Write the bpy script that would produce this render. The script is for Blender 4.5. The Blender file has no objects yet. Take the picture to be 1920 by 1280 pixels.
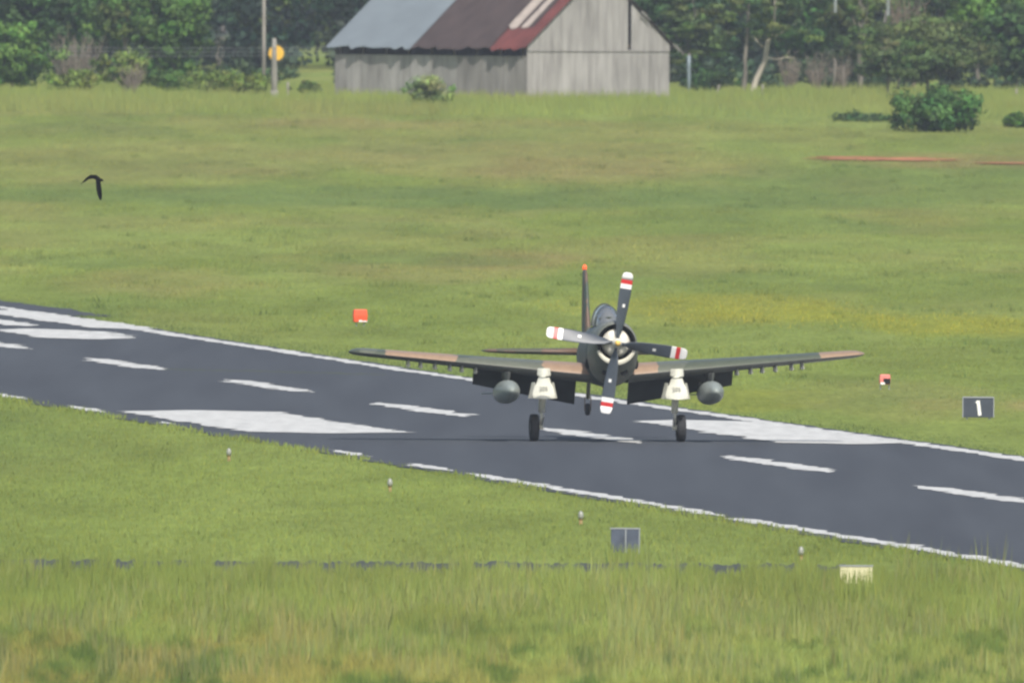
import bpy, math, random
import numpy as np
from mathutils import Vector, Matrix

# ------------------------------------------------------------------ camera, sky, sun
S = bpy.context.scene
F_PX = 87400.0          # focal length in pixels of a 1920 wide frame: a very long lens
CAM_H, CAM_D, CAM_X = 17.7, 1376.0, -2.836
PITCH, ROLL = 0.010719, math.radians(0.35)
cd = bpy.data.cameras.new('camera')
cam = bpy.data.objects.new('camera', cd); S.collection.objects.link(cam)
cd.sensor_width = 36.0; cd.lens = 36.0 * F_PX / 1920.0
cd.clip_start = 5.0; cd.clip_end = 20000.0
cam.location = (CAM_X, -CAM_D, CAM_H)
cam.rotation_euler = (Matrix.Rotation(math.pi / 2 - PITCH, 3, 'X') @ Matrix.Rotation(ROLL, 3, 'Z')).to_euler()
cd.dof.use_dof = True; cd.dof.focus_distance = CAM_D
cd.dof.aperture_fstop = cd.lens / 1000.0 / 0.17
S.camera = cam
SUN_EL = math.radians(47); SUN_V = Vector((0.24, -0.97, 0)).normalized()
w = bpy.data.worlds.new("World"); S.world = w; w.use_nodes = True
nt = w.node_tree
sky = nt.nodes.new('ShaderNodeTexSky'); sky.sky_type = 'NISHITA'; sky.sun_disc = False
sky.sun_elevation = SUN_EL; sky.sun_rotation = math.atan2(SUN_V.x, SUN_V.y)
sky.dust_density = 2.5; sky.air_density = 1.0
bg = nt.nodes['Background']; nt.links.new(sky.outputs[0], bg.inputs[0]); bg.inputs[1].default_value = 0.13
sd = bpy.data.lights.new('sun', 'SUN'); sd.energy = 4.0; sd.angle = math.radians(0.6); sd.color = (1, .95, .87)
sun = bpy.data.objects.new('sun', sd); S.collection.objects.link(sun)
sv = Vector((SUN_V.x * math.cos(SUN_EL), SUN_V.y * math.cos(SUN_EL), math.sin(SUN_EL)))
sun.rotation_euler = sv.to_track_quat('Z', 'Y').to_euler(); sun.location = (60, -60, 80)
S.view_settings.view_transform = 'Standard'; S.view_settings.look = 'None'
S.view_settings.exposure = 0.2; S.view_settings.gamma = 1.0
S.cycles.filter_width = 2.5
S.cycles.transparent_max_bounces = 12

rng = np.random.default_rng(7); random.seed(7)
COL = S.collection

# ------------------------------------------------------------------ helpers
def gz(y):
    """height of the ground: flat airfield, then a gentle rise to the trees"""
    t = np.clip((np.asarray(y, float) - 750.) / 800., 0, 1)
    return 1.7 * t * t * (3 - 2 * t)

def at(px, Y, py=None):
    """world x (and z) of a photo pixel for something Y metres from the camera"""
    u0, v0 = px - 960., (180. if py is None else py) - 640.
    u = u0 * math.cos(ROLL) + v0 * math.sin(ROLL)
    v = -u0 * math.sin(ROLL) + v0 * math.cos(ROLL)
    x = CAM_X + u * Y / F_PX
    if py is None: return x
    return x, CAM_H - (v / F_PX + PITCH) * Y

def tag(o, label=None, cat=None, group=None, kind=None):
    for k, v in (('label', label), ('category', cat), ('group', group), ('kind', kind)):
        if v: o[k] = v
    return o

def empty(name, loc=(0, 0, 0), rz=0.0):
    o = bpy.data.objects.new(name, None); COL.objects.link(o)
    o.location = loc; o.rotation_euler = (0, 0, rz); o.empty_display_size = .3
    return o

def mesh_np(name, V, Fs, mat, parent=None, cols=None, smooth=False, nrm=None):
    """V (n,3); Fs (m,k) all faces with k corners; cols (m,3) colour per face"""
    me = bpy.data.meshes.new(name); V = np.asarray(V, np.float32); Fs = np.asarray(Fs, np.int32)
    m, k = Fs.shape
    me.vertices.add(len(V)); me.vertices.foreach_set('co', V.ravel())
    me.loops.add(m * k); me.loops.foreach_set('vertex_index', Fs.ravel())
    me.polygons.add(m); me.polygons.foreach_set('loop_start', np.arange(0, m * k, k, dtype=np.int32))
    me.update(calc_edges=True)
    if smooth: me.polygons.foreach_set('use_smooth', np.ones(m, bool))
    if cols is not None:
        a = me.attributes.new('Col', 'FLOAT_COLOR', 'CORNER')
        c = np.ones((m, k, 4), np.float32); c[:, :, :3] = np.asarray(cols, np.float32).reshape(m, -1, 3)
        a.data.foreach_set('color', c.ravel())
    if nrm is not None: me.normals_split_custom_set(np.repeat(nrm, k, 0).tolist())
    me.materials.append(mat)
    o = bpy.data.objects.new(name, me); COL.objects.link(o)
    if parent: o.parent = parent
    return o

class MB:
    def __init__(s): s.v = []; s.f = []; s.m = []
    def add(s, vs, fs, mi=0):
        b = len(s.v); s.v += [tuple(p) for p in vs]
        s.f += [tuple(b + i for i in f) for f in fs]; s.m += [mi] * len(fs)
    def loft(s, rings, closed=True, cap=True, mi=0):
        n = len(rings[0]); vs = [p for r in rings for p in r]; fs = []
        for i in range(len(rings) - 1):
            for j in range(n if closed else n - 1):
                k = (j + 1) % n
                fs.append((i * n + j, i * n + k, (i + 1) * n + k, (i + 1) * n + j))
        if cap and closed:
            fs.append(tuple(range(n))[::-1]); fs.append(tuple((len(rings) - 1) * n + j for j in range(n)))
        s.add(vs, fs, mi)
    def tube(s, pts, radii, n=8, mi=0):
        rings = []
        pts = [Vector(p) for p in pts]
        if not hasattr(radii, '__len__'): radii = [radii] * len(pts)
        for i, p in enumerate(pts):
            d = (pts[min(i + 1, len(pts) - 1)] - pts[max(i - 1, 0)]).normalized()
            up = Vector((0, 0, 1)) if abs(d.z) < .9 else Vector((0, 1, 0))
            a = d.cross(up).normalized(); b = a.cross(d).normalized()
            rings.append([p + (a * math.cos(t) + b * math.sin(t)) * radii[i] for t in [2 * math.pi * j / n for j in range(n)]])
        s.loft(rings, mi=mi)
    def box(s, c, d, R=None, mi=0):
        c = Vector(c); vs = []
        for sx in (-1, 1):
            for sy in (-1, 1):
                for sz in (-1, 1):
                    p = Vector((sx * d[0] / 2, sy * d[1] / 2, sz * d[2] / 2))
                    if R is not None: p = R @ p
                    vs.append(c + p)
        s.add(vs, [(0, 1, 3, 2), (4, 6, 7, 5), (0, 4, 5, 1), (2, 3, 7, 6), (0, 2, 6, 4), (1, 5, 7, 3)], mi)
    def disc(s, c, r, n=24, dy=0, mi=0):
        vs = [(c[0] + r * math.cos(2 * math.pi * j / n), c[1], c[2] + r * math.sin(2 * math.pi * j / n)) for j in range(n)]
        s.add(vs, [tuple(range(n))], mi)
    def build(s, name, mats, parent=None, smooth=False, bevel=0):
        me = bpy.data.meshes.new(name); me.from_pydata(s.v, [], s.f); me.update()
        for m in (mats if isinstance(mats, (list, tuple)) else [mats]): me.materials.append(m)
        me.polygons.foreach_set('material_index', s.m)
        if smooth: me.polygons.foreach_set('use_smooth', [len(f) <= 4 for f in s.f])
        o = bpy.data.objects.new(name, me); COL.objects.link(o)
        if parent: o.parent = parent
        if bevel:
            b = o.modifiers.new('bevel', 'BEVEL'); b.width = bevel; b.segments = 2; b.limit_method = 'ANGLE'
        return o

# ------------------------------------------------------------------ materials
def mat(name, col, rough=.8, spec=.3, metal=0, noise=None, bump=0, coat=0):
    m = bpy.data.materials.new(name); m.use_nodes = True; n = m.node_tree; p = n.nodes['Principled BSDF']
    p.inputs['Base Color'].default_value = (*col, 1); p.inputs['Roughness'].default_value = rough
    p.inputs['Specular IOR Level'].default_value = spec; p.inputs['Metallic'].default_value = metal
    p.inputs['Coat Weight'].default_value = coat
    if noise:
        scale, amt = noise[0], noise[1]; stretch = noise[2] if len(noise) > 2 else (1, 1, 1)
        tc = n.nodes.new('ShaderNodeTexCoord'); mp = n.nodes.new('ShaderNodeMapping'); mp.inputs['Scale'].default_value = stretch
        nz = n.nodes.new('ShaderNodeTexNoise'); nz.inputs['Scale'].default_value = scale; nz.inputs['Detail'].default_value = 5
        n.links.new(tc.outputs['Object'], mp.inputs[0]); n.links.new(mp.outputs[0], nz.inputs[0])
        r = n.nodes.new('ShaderNodeValToRGB'); r.color_ramp.elements[0].position = .3; r.color_ramp.elements[1].position = .7
        r.color_ramp.elements[0].color = tuple(c * (1 - amt) for c in col) + (1,)
        r.color_ramp.elements[1].color = tuple(min(1, c * (1 + amt)) for c in col) + (1,)
        n.links.new(nz.outputs[0], r.inputs[0]); n.links.new(r.outputs[0], p.inputs['Base Color'])
        if bump:
            b = n.nodes.new('ShaderNodeBump'); b.inputs['Strength'].default_value = bump; b.inputs['Distance'].default_value = .02
            n.links.new(nz.outputs[0], b.inputs['Height']); n.links.new(b.outputs[0], p.inputs['Normal'])
    return m

def leafmat(name, trans=.3, rough=.6):
    m = bpy.data.materials.new(name); m.use_nodes = True; n = m.node_tree; p = n.nodes['Principled BSDF']
    a = n.nodes.new('ShaderNodeAttribute'); a.attribute_name = 'Col'
    p.inputs['Roughness'].default_value = rough; p.inputs['Specular IOR Level'].default_value = .15
    n.links.new(a.outputs['Color'], p.inputs['Base Color'])
    if trans:
        t = n.nodes.new('ShaderNodeBsdfTranslucent'); mx = n.nodes.new('ShaderNodeMixShader'); mx.inputs[0].default_value = trans
        n.links.new(a.outputs['Color'], t.inputs[0]); n.links.new(p.outputs[0], mx.inputs[1]); n.links.new(t.outputs[0], mx.inputs[2])
        n.links.new(mx.outputs[0], n.nodes['Material Output'].inputs['Surface'])
    return m
M_LEAF = leafmat('leaves', .3); M_BLADE = leafmat('grass_blades', .12, .9)

# value noise in numpy
def vnoise(x, y, seed=0):
    x = np.asarray(x, float); y = np.asarray(y, float)
    xi = np.floor(x).astype(np.int64); yi = np.floor(y).astype(np.int64); fx = x - xi; fy = y - yi
    fx = fx * fx * (3 - 2 * fx); fy = fy * fy * (3 - 2 * fy)
    def h(a, b):
        n = (a * 374761393 + b * 668265263 + seed * 974634777) & 0x7fffffff
        n = ((n ^ (n >> 13)) * 1274126177) & 0x7fffffff
        return ((n ^ (n >> 16)) & 0xffff) / 65535.
    return (h(xi, yi) * (1 - fx) + h(xi + 1, yi) * fx) * (1 - fy) + (h(xi, yi + 1) * (1 - fx) + h(xi + 1, yi + 1) * fx) * fy
def fbm(x, y, seed=0, o=4):
    s = 0; a = .5; t = 0
    for i in range(o):
        s = s + a * vnoise(x * 2 ** i, y * 2 ** i, seed + i * 17); t += a; a *= .55
    return s / t

# the colour of the meadow at a world position: real patches of different growth
GREEN = np.array((.168, .216, .046)); DEEP = np.array((.118, .172, .046)); DRY = np.array((.245, .225, .075))
RED = np.array((.25, .170, .08)); PALE = np.array((.215, .268, .068)); YEL = np.array((.26, .25, .022))
PATCH = []   # (x, y, rx, ry, colour, strength)
def patch(px, Y, wpx, dY, c, s): PATCH.append((at(px, Y), Y - CAM_D, wpx * Y / F_PX, dY, c, s))
def Yof(py):    # distance of flat ground seen at photo row py in mid-frame
    Y = F_PX * CAM_H / (py + 297.)
    for _ in range(12): Y = .5 * Y + .5 * F_PX * (CAM_H - float(gz(Y - CAM_D))) / (py + 297.)
    return Y
def prow(x0, x1, y0, y1, c, s):
    Ya, Yb = Yof(y1), Yof(y0)
    patch((x0 + x1) / 2, (Ya + Yb) / 2, (x1 - x0) / 2, (Yb - Ya) / 2 + 6, c, s)
prow(0, 1920, 225, 262, DRY, .35); prow(600, 1500, 270, 335, DRY, .6); prow(-100, 700, 262, 345, DRY, .45)
prow(850, 1300, 285, 350, RED, .25); prow(-200, 1900, 350, 392, DEEP, .8); prow(300, 1350, 358, 385, DEEP, .5)
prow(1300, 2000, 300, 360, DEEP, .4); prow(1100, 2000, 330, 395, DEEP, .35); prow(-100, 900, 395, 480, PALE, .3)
prow(800, 1100, 470, 505, RED, .45); prow(600, 1050, 495, 530, DRY, .55); prow(100, 480, 510, 560, DRY, .55)
prow(620, 1000, 475, 498, DEEP, .5); prow(-50, 300, 490, 505, DEEP, .4)
prow(1160, 1650, 556, 608, YEL, .48); prow(1250, 1580, 575, 600, YEL, .25); prow(1560, 1960, 580, 622, YEL, .5)
prow(1280, 1520, 733, 765, YEL, .3); prow(990, 1250, 560, 590, YEL, .22)
prow(1450, 1960, 705, 775, DRY, .30); prow(1850, 1990, 745, 772, DRY, .8); prow(1680, 1830, 738, 752, DRY, .5)
prow(300, 900, 195, 215, RED, .25); prow(500, 900, 225, 245, RED, .3); prow(1300, 2000, 195, 235, PALE, .5)
prow(880, 1700, 205, 225, PALE, .5); prow(1540, 2050, 286, 310, RED, .45); prow(-50, 400, 235, 255, DEEP, .4)
prow(0, 700, 430, 480, PALE, .35); prow(1300, 1950, 420, 520, PALE, .35); prow(1000, 1500, 625, 690, PALE, .2)
def grasscol(x, y):
    x = np.asarray(x, float); y = np.asarray(y, float)
    wx = x + 5 * (fbm(x / 4, y / 60, 91) - .5); wy = y + 55 * (fbm(x / 3, y / 50, 92) - .5)
    c = np.tile(GREEN, (x.size, 1)).reshape(x.shape + (3,)).copy()
    a = np.clip((fbm(wx / 9, wy / 130, 1) - .5) * 4, -1, 1)[..., None]
    c = c + np.where(a > 0, a * .55 * (PALE - c), -a * .55 * (DEEP - c))
    far = np.clip((y - 250) / 400., 0, 1)[..., None]
    b = np.clip((fbm(wx / 5, wy / 70, 5) - .45) * 4, 0, 1)[..., None] * (.15 + .55 * far)
    c = c + b * .6 * (DRY - c)
    for (cx, cy, rx, ry, pc, s) in PATCH:
        d = ((wx - cx) / rx) ** 2 + ((wy - cy) / ry) ** 2
        k = s * np.clip(1.6 - 1.3 * d, 0, 1) * (.45 + .8 * fbm(x / 1.1, y / 16, 31))
        c = c + np.clip(k, 0, 1)[..., None] * (pc - c)
    # foreground: browner and patchy toward the camera
    nr = np.clip((-300 - y) / 60., 0, 1)[..., None]
    d1 = np.clip((fbm(x / 1.5, y / 16, 41) - .42) * 5, 0, 1)[..., None]; d2 = np.clip((fbm(x / .6, y / 12, 43) - .52) * 7, 0, 1)[..., None]
    left = np.clip((3 - x) / 10., .35, 1)[..., None]
    c = c + nr * d1 * .6 * left * (np.array((.26, .215, .06)) - c)
    c = c * (1 + nr * .45 * (fbm(x / .14, y / 14, 47, 2)[..., None] - .5))
    c = c + nr * d2 * .8 * (np.array((.07, .12, .025)) - c)
    f = (.88 + .24 * fbm(x / .8, y / 12, 71, 3)) * (.80 + .40 * fbm(x / 2.6, y / 34, 77, 3))
    return .965 * c * f[..., None]

# ------------------------------------------------------------------ ground
def ground_mesh():
    xs = np.concatenate([[-6000, -3000, -1200, -500, -200, -100], np.arange(-50, 50.1, .8), [100, 200, 500, 1200, 3000, 6000]])
    ys = np.concatenate([[-4000, -2200, -1450, -1000, -700, -550], np.arange(-460, 1000, 4.0), np.arange(1000, 2200, 10.0), [2300, 2500, 2900, 3600, 4600, 6500, 9000]])
    X, Y = np.meshgrid(xs, ys); Z = gz(Y)
    V = np.stack([X, Y, Z], -1).reshape(-1, 3); nx, ny = len(xs), len(ys)
    i = np.arange(ny - 1)[:, None] * nx + np.arange(nx - 1)[None]
    Fs = np.stack([i, i + 1, i + nx + 1, i + nx], -1).reshape(-1, 4)
    vc = grasscol(X.ravel(), Y.ravel())
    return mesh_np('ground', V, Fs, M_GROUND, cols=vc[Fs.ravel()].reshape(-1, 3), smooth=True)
M_GROUND = bpy.data.materials.new('meadow'); M_GROUND.use_nodes = True
n = M_GROUND.node_tree; p = n.nodes['Principled BSDF']; p.inputs['Roughness'].default_value = .95; p.inputs['Specular IOR Level'].default_value = .05
a = n.nodes.new('ShaderNodeAttribute'); a.attribute_name = 'Col'
tc = n.nodes.new('ShaderNodeTexCoord'); mp = n.nodes.new('ShaderNodeMapping'); mp.inputs['Scale'].default_value = (3.2, .16, 1)
nz = n.nodes.new('ShaderNodeTexNoise'); nz.inputs['Scale'].default_value = 1; nz.inputs['Detail'].default_value = 6; nz.inputs['Roughness'].default_value = .65
n.links.new(tc.outputs['Object'], mp.inputs[0]); n.links.new(mp.outputs[0], nz.inputs[0])
mr = n.nodes.new('ShaderNodeMapRange'); mr.inputs['From Min'].default_value = .3; mr.inputs['From Max'].default_value = .7
mr.inputs['To Min'].default_value = .78; mr.inputs['To Max'].default_value = 1.22
n.links.new(nz.outputs[0], mr.inputs[0])
vm = n.nodes.new('ShaderNodeVectorMath'); vm.operation = 'SCALE'
n.links.new(a.outputs['Color'], vm.inputs[0]); n.links.new(mr.outputs[0], vm.inputs['Scale']); n.links.new(vm.outputs[0], p.inputs['Base Color'])
tag(ground_mesh(), kind='structure')

# ------------------------------------------------------------------ runway and its paint
PSI = math.radians(4.85); cp, sp = math.cos(PSI), math.sin(PSI)
def rwp(s, t, z=0.): return (-s * sp + t * cp, s * cp + t * sp, z)
def rw_inv(x, y): return -x * sp + y * cp, x * cp + y * sp
T_NEAR, T_FAR = -10.3, 9.2
def tfar(s): return 9.15 + np.clip((np.asarray(s, float) - 180) / 200., 0, 1) * 1.2
M_ASPH = mat('asphalt', (.062, .070, .084), .85, .25)
n = M_ASPH.node_tree; p = n.nodes['Principled BSDF']
tc = n.nodes.new('ShaderNodeTexCoord'); mp = n.nodes.new('ShaderNodeMapping'); mp.inputs['Scale'].default_value = (.55, .012, 1); mp.inputs['Rotation'].default_value = (0, 0, -PSI)
nz = n.nodes.new('ShaderNodeTexNoise'); nz.inputs['Scale'].default_value = 1; nz.inputs['Detail'].default_value = 6
r = n.nodes.new('ShaderNodeValToRGB'); r.color_ramp.elements[0].position = .35; r.color_ramp.elements[1].position = .7
r.color_ramp.elements[0].color = (.048, .053, .062, 1); r.color_ramp.elements[1].color = (.063, .070, .080, 1)
n.links.new(tc.outputs['Object'], mp.inputs[0]); n.links.new(mp.outputs[0], nz.inputs[0]); n.links.new(nz.outputs[0], r.inputs[0]); n.links.new(r.outputs[0], p.inputs['Base Color'])
M_PAINT = mat('runway_paint', (.52, .52, .495), .7, .3, noise=(1.6, .11, (1.4, .10, 1)))
M_WORN = mat('worn_paint', (.46, .47, .45), .8, .2, noise=(1.5, .35, (1, .1, 1)))
M_SEAL = mat('crack_growth', (.085, .10, .06), .9, .1, noise=(2, .4))

def strip(s0, s1, t0, t1, z, jag=0., step=1.5, taper=0., seed=1):
    """a painted or paved strip in runway directions with an uneven edge"""
    r_ = np.random.default_rng(seed); n_ = max(2, int(abs(s1 - s0) / step) + 1); ss = np.linspace(s0, s1, n_)
    def edge(t):
        t = t(ss) if callable(t) else np.full(n_, float(t))
        j = jag * (r_.normal(size=n_) * .5 + 1.2 * (fbm(ss / 7, np.full(n_, seed * 3.3), seed) - .5))
        return t + j
    a_, b_ = edge(t0), edge(t1)
    if taper:
        k = np.clip(np.minimum(ss - ss[0], ss[-1] - ss) / taper, .12, 1); c_ = (a_ + b_) / 2
        a_, b_ = c_ + (a_ - c_) * k, c_ + (b_ - c_) * k
    V = np.array([rwp(s, t, z) for s, t in zip(ss, a_)] + [rwp(s, t, z) for s, t in zip(ss, b_)])
    i = np.arange(n_ - 1); Fs = np.stack([i, i + n_, i + n_ + 1, i + 1], -1)
    return V, Fs
def join(lst):
    V = []; Fs = []; b = 0
    for v, f in lst: V.append(v); Fs.append(f + b); b += len(v)
    return np.concatenate(V), np.concatenate(Fs)
V, Fs = strip(-900, 1200, T_NEAR - .5, lambda s: tfar(s) + .45, .02, jag=.16, step=2.5, seed=3)
v2, f2 = strip(352, 1200, 9, 12.3, .016, jag=.3, step=3, seed=4)
tag(mesh_np('runway', *join([(V, Fs), (v2, f2)]), M_ASPH), kind='structure')
L = [strip(-880, 1180, lambda s: tfar(s) - .55, lambda s: tfar(s) + .1, .030, jag=.2, seed=11)]
for a0, b0 in [(-880, -155)]:
    L.append(strip(a0, b0, T_NEAR - .05, T_NEAR + .6, .030, jag=.22, seed=int(20 - a0)))
k = 0
for a0, b0 in [(-152, -70), (-66, -51), (-37, -22), (35, 41), (62, 80), (96, 112), (130, 180), (190, 900)]:
    k += 1; L.append(strip(a0, b0, T_NEAR - .05, T_NEAR + .5, .030, jag=.22, taper=5, seed=60 + k))
tag(mesh_np('runway_edge_lines', *join(L), M_PAINT), kind='structure')
L = []
for i in range(-14, 16):
    s1 = 30.5 + i * 61.0; t0 = .65
    L.append(strip(s1 - 35, s1, t0 - .5, t0 + .5, .030, jag=.28, step=1., taper=6, seed=100 + i))
tag(mesh_np('runway_centre_dashes', *join(L), M_PAINT), kind='structure')
L = [strip(15, 69, -9.35, -4.5, .034, jag=.34, step=1., taper=3, seed=5), strip(-4, 51, 4.9, 8.9, .034, jag=.34, step=1., taper=3, seed=6),
     strip(307, 372, 8.3, 10.5, .034, jag=.25, taper=3, seed=7), strip(272, 306, 3.9, 7.3, .034, jag=.3, taper=4, seed=8),
     strip(315, 372, 5.6, 7.0, .034, jag=.25, taper=4, seed=9), strip(309, 372, 2.2, 4.0, .034, jag=.25, taper=4, seed=10)]
tag(mesh_np('runway_aiming_marks', *join(L), M_PAINT), kind='structure')
tag(mesh_np('runway_worn_marks', *join([strip(274, 306, 4.4, 7.8, .026, jag=.5, taper=8, seed=15)]), M_WORN), kind='structure')
L = []
for (x0, y0, x1, y1, sd_) in [(-15, 181, -7, 168, 1)]:
    P_ = []; n_ = 40
    for i in range(n_ + 1):
        t = i / n_; jx = .9 * (random.random() - .5)
        P_.append((x0 + (x1 - x0) * t, y0 + (y1 - y0) * t + jx * 3))
    V = np.array([(x, y, .024) for x, y in P_] + [(x, y + 1.0 + random.random() * 1.6, .024) for x, y in P_]); i = np.arange(n_)
    L.append((V, np.stack([i, i + 1, i + n_ + 2, i + n_ + 1], -1)))
tag(mesh_np('runway_crack_growth', *join(L), M_SEAL), kind='structure')
# taxiway in front, seen through the tall grass
xs = np.concatenate([np.linspace(-400, -35, 60), np.arange(-34.9, 5.6, .05)]); yn = -251 + 1.5 * fbm(xs / 3, xs * 0, 5); yf = -226.5 - 7.5 * fbm(xs / .13, xs * 0 + 4, 6, 2) - 4 * np.clip(fbm(xs / 1.5, xs * 0 + 9, 7, 2) - .4, 0, 1) - rng.random(len(xs)) * 3
V = np.concatenate([np.stack([xs, yn, xs * 0 + .016], -1), np.stack([xs, yf, xs * 0 + .016], -1)]); n_ = len(xs); i = np.arange(n_ - 1)
tag(mesh_np('taxiway', V, np.stack([i, i + 1, i + n_ + 1, i + n_], -1), mat('taxiway_asphalt', (.062, .070, .058), .9, .2, noise=(.5, .2))), kind='structure')
# bare red clay
def blob(name, cx, cy, rx, ry, z, m, seed, n_=60):
    vs = [(cx, cy, z + float(gz(cy)))]
    for i in range(n_):
        a_ = 2 * math.pi * i / n_; k = .75 + .5 * float(vnoise(3 * math.cos(a_) + 9, 3 * math.sin(a_) + 9 + seed, seed)) + random.uniform(-.08, .08)
        y_ = cy + ry * k * math.sin(a_); vs.append((cx + rx * k * math.cos(a_), y_, z + float(gz(y_))))
    return np.array(vs), np.array([(0, 1 + i, 1 + (i + 1) % n_) for i in range(n_)])
M_CLAY = mat('red_clay', (.34, .15, .075), .95, .1, noise=(.6, .3, (1, .1, 1)))
L = [blob('c', at(1670, 2500), 2498 - CAM_D, 4.2, 9, .06, M_CLAY, 1), blob('c', at(1890, 2480), 2480 - CAM_D, 1.8, 4, .06, M_CLAY, 5),
     blob('c', at(1585, 2505), 2507 - CAM_D, 1.8, 4, .06, M_CLAY, 8)]
tag(mesh_np('bare_clay', *join(L), M_CLAY), kind='structure')

# ------------------------------------------------------------------ grass that stands up
def blades(name, x, y, h, wd, lean=.3, colmul=(.9, 1.12), extra=None, hue=None):
    n_ = len(x); z = gz(y); ang = rng.uniform(0, math.pi, n_)
    la = rng.uniform(0, 2 * math.pi, n_); ll = h * lean * rng.random(n_) ** 1.2
    dx, dy = np.cos(ang) * wd / 2, np.sin(ang) * wd / 2
    A = np.stack([x - dx, y - dy, z], -1); B = np.stack([x + dx, y + dy, z], -1)
    C = np.stack([x + np.cos(la) * ll, y + np.sin(la) * ll, z + h], -1)
    g_ = np.cross(B - A, C - A); sw = (g_[:, 1] > 0)[:, None]; A, B = np.where(sw, B, A), np.where(sw, A, B)
    V = np.stack([A, B, C], 1).reshape(-1, 3); Fs = np.arange(n_ * 3).reshape(-1, 3)
    c = grasscol(x, y) * rng.uniform(*colmul, n_)[:, None]
    if extra is not None: c = extra(c, x, y)
    c = c * (1 + .08 * rng.normal(size=(n_, 1)) * np.array([[1, .3, -.4]]))
    nr = np.stack([rng.normal(size=n_) * .25, rng.normal(size=n_) * .25 - .15, np.ones(n_)], -1); nr /= np.linalg.norm(nr, axis=1)[:, None]
    return mesh_np(name, V, Fs, M_BLADE, cols=np.repeat(np.clip(c, .004, .8), 3, 0), nrm=nr)
def scatter(n_, y0, y1, pad=1.5, cx=0.):
    y = rng.uniform(y0, y1, n_) if y1 - y0 < 400 else y0 + (y1 - y0) * rng.random(n_)
    hw = (y + CAM_D) * 960 / F_PX + pad
    return CAM_X + rng.uniform(-1, 1, n_) * hw, y
def off_paving(x, y, m=.0):
    s, t = rw_inv(x, y)
    on = (t > T_NEAR - .25 - m) & (t < tfar(s) + .3 + m)
    on |= (s > 352) & (t > 8) & (t < 12.2)
    on |= (y > -250) & (y < -233) & (x < 5.6)
    return ~on
# tall foreground grass
x, y = scatter(150000, -430, -251)
hn = fbm(x / .9, y / 25, 61, 3); h = (.10 + .55 * np.clip(hn - .18, 0, 1) ** 1.1) * rng.uniform(.5, 1.15, len(x))
h *= np.clip((-240 - y) / 12, .8, 1); h += .30 * np.clip(fbm(x / .3, y / 80, 63, 3) - .33, 0, 1) / .3 * (y > -285)
k = off_paving(x, y); g1 = blades('foreground_grass', x[k], y[k], h[k], rng.uniform(.02, .05, k.sum()), .45)
tag(g1, 'tall blurred meadow grass along the bottom of the picture', 'grass', kind='stuff')
# seed stems
n_ = 16000; x, y = scatter(n_, -400, -252); cl = fbm(x / 1.2, y / 30, 66) > .48; x, y = x[cl], y[cl]
x2 = at(1000, 1110) + rng.uniform(0, 1, 60) * 0 + np.array([at(q, 1110) for q in rng.choice([1690, 1700, 1712, 1745, 1760, 1775, 1800, 1832, 1850, 1872, 1885, 1905, 1255, 1262, 1225], 60)]) - at(1000, 1110) + rng.normal(size=60) * .12
y2 = rng.uniform(-275, -252, 60); x, y = np.concatenate([x, x2]), np.concatenate([y, y2])
h = rng.uniform(.3, .72, len(x)) * (.55 + .8 * fbm(x / .8, y / 50, 68, 2)); h[-60:] = rng.uniform(.75, 1.35, 60)
g2 = blades('seed_stems', x, y, h, np.full(len(x), .05), .35, (1.0, 1.35), lambda c, x, y: c * .6 + np.array((.19, .18, .085)) * .4)
tag(g2, 'thin pale seed stems rising from the tall foreground grass', 'grass', kind='stuff')
# grass between taxiway and runway
x, y = scatter(110000, -229, 200); k = off_paving(x, y); x, y = x[k], y[k]
near = rw_inv(x, y)[1] < 0; x, y = x[near], y[near]
h = rng.uniform(.04, .13, len(x)) + .10 * np.clip((-170 - y) / 50, 0, 1) * rng.random(len(x))
tag(blades('verge_grass', x, y, h, rng.uniform(.02, .05, len(x)), .6, (.9, 1.15)), 'short green mown grass in front of the runway', 'grass', kind='stuff')
# tufts that creep over the near edge line
n_ = 5000; s = rng.uniform(-240, 140, n_); cl = (fbm(s / 11, s * 0, 83) > .45); s = s[cl]; t = T_NEAR - .55 + rng.normal(size=len(s)) * .22
P_ = np.array([rwp(a_, b_) for a_, b_ in zip(s, t)])
tag(blades('edge_tufts', P_[:, 0], P_[:, 1], rng.uniform(.05, .22, len(s)), np.full(len(s), .05), .6, (.9, 1.2)), 'ragged grass tufts creeping over the near runway edge', 'grass', kind='stuff')
# the far meadow
x, y = scatter(330000, -60, 1560)
k = off_paving(x, y) & (rw_inv(x, y)[1] > 0); x, y = x[k], y[k]
hn = fbm(x / 2.5, y / 30, 51, 3); h = (.05 + .30 * np.clip(hn - .3, 0, 1)) * (.35 + .65 * np.clip((y - 60) / 300, 0, 1)) * rng.uniform(.5, 1.3, len(x)) + .12 * np.clip((y - 1150) / 200, 0, 1) * rng.random(len(x))
edge = np.clip(1 - (rw_inv(x, y)[1] - 9.5) / 3.0, 0, 1); h += .10 * edge * rng.random(len(x))
def fl(c, x, y):
    tuft = fbm(x / .5, y / 6, 57, 3)[:, None]; c = c * (.82 + .36 * tuft)
    s, t = rw_inv(x, y); e = np.clip(1 - (t - 9.8) / 4.0, 0, 1)[:, None] * .6
    return c + e * (np.array((.07, .12, .045)) - c)
tag(blades('meadow_grass', x, y, h * .8, rng.uniform(.03, .06, len(x)), .6, (.9, 1.12), fl), 'green and straw coloured meadow grass beyond the runway', 'grass', kind='stuff')
nc = 300; cx, cy = scatter(nc, 150, 1400); k = off_paving(cx, cy, 3) & (rw_inv(cx, cy)[1] > 0); cx, cy = cx[k], cy[k]
x = np.repeat(cx, 26) + rng.normal(size=len(cx) * 26) * np.repeat(rng.uniform(.1, .4, len(cx)), 26); y = np.repeat(cy, 26) + rng.normal(size=len(x)) * 1.2
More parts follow.
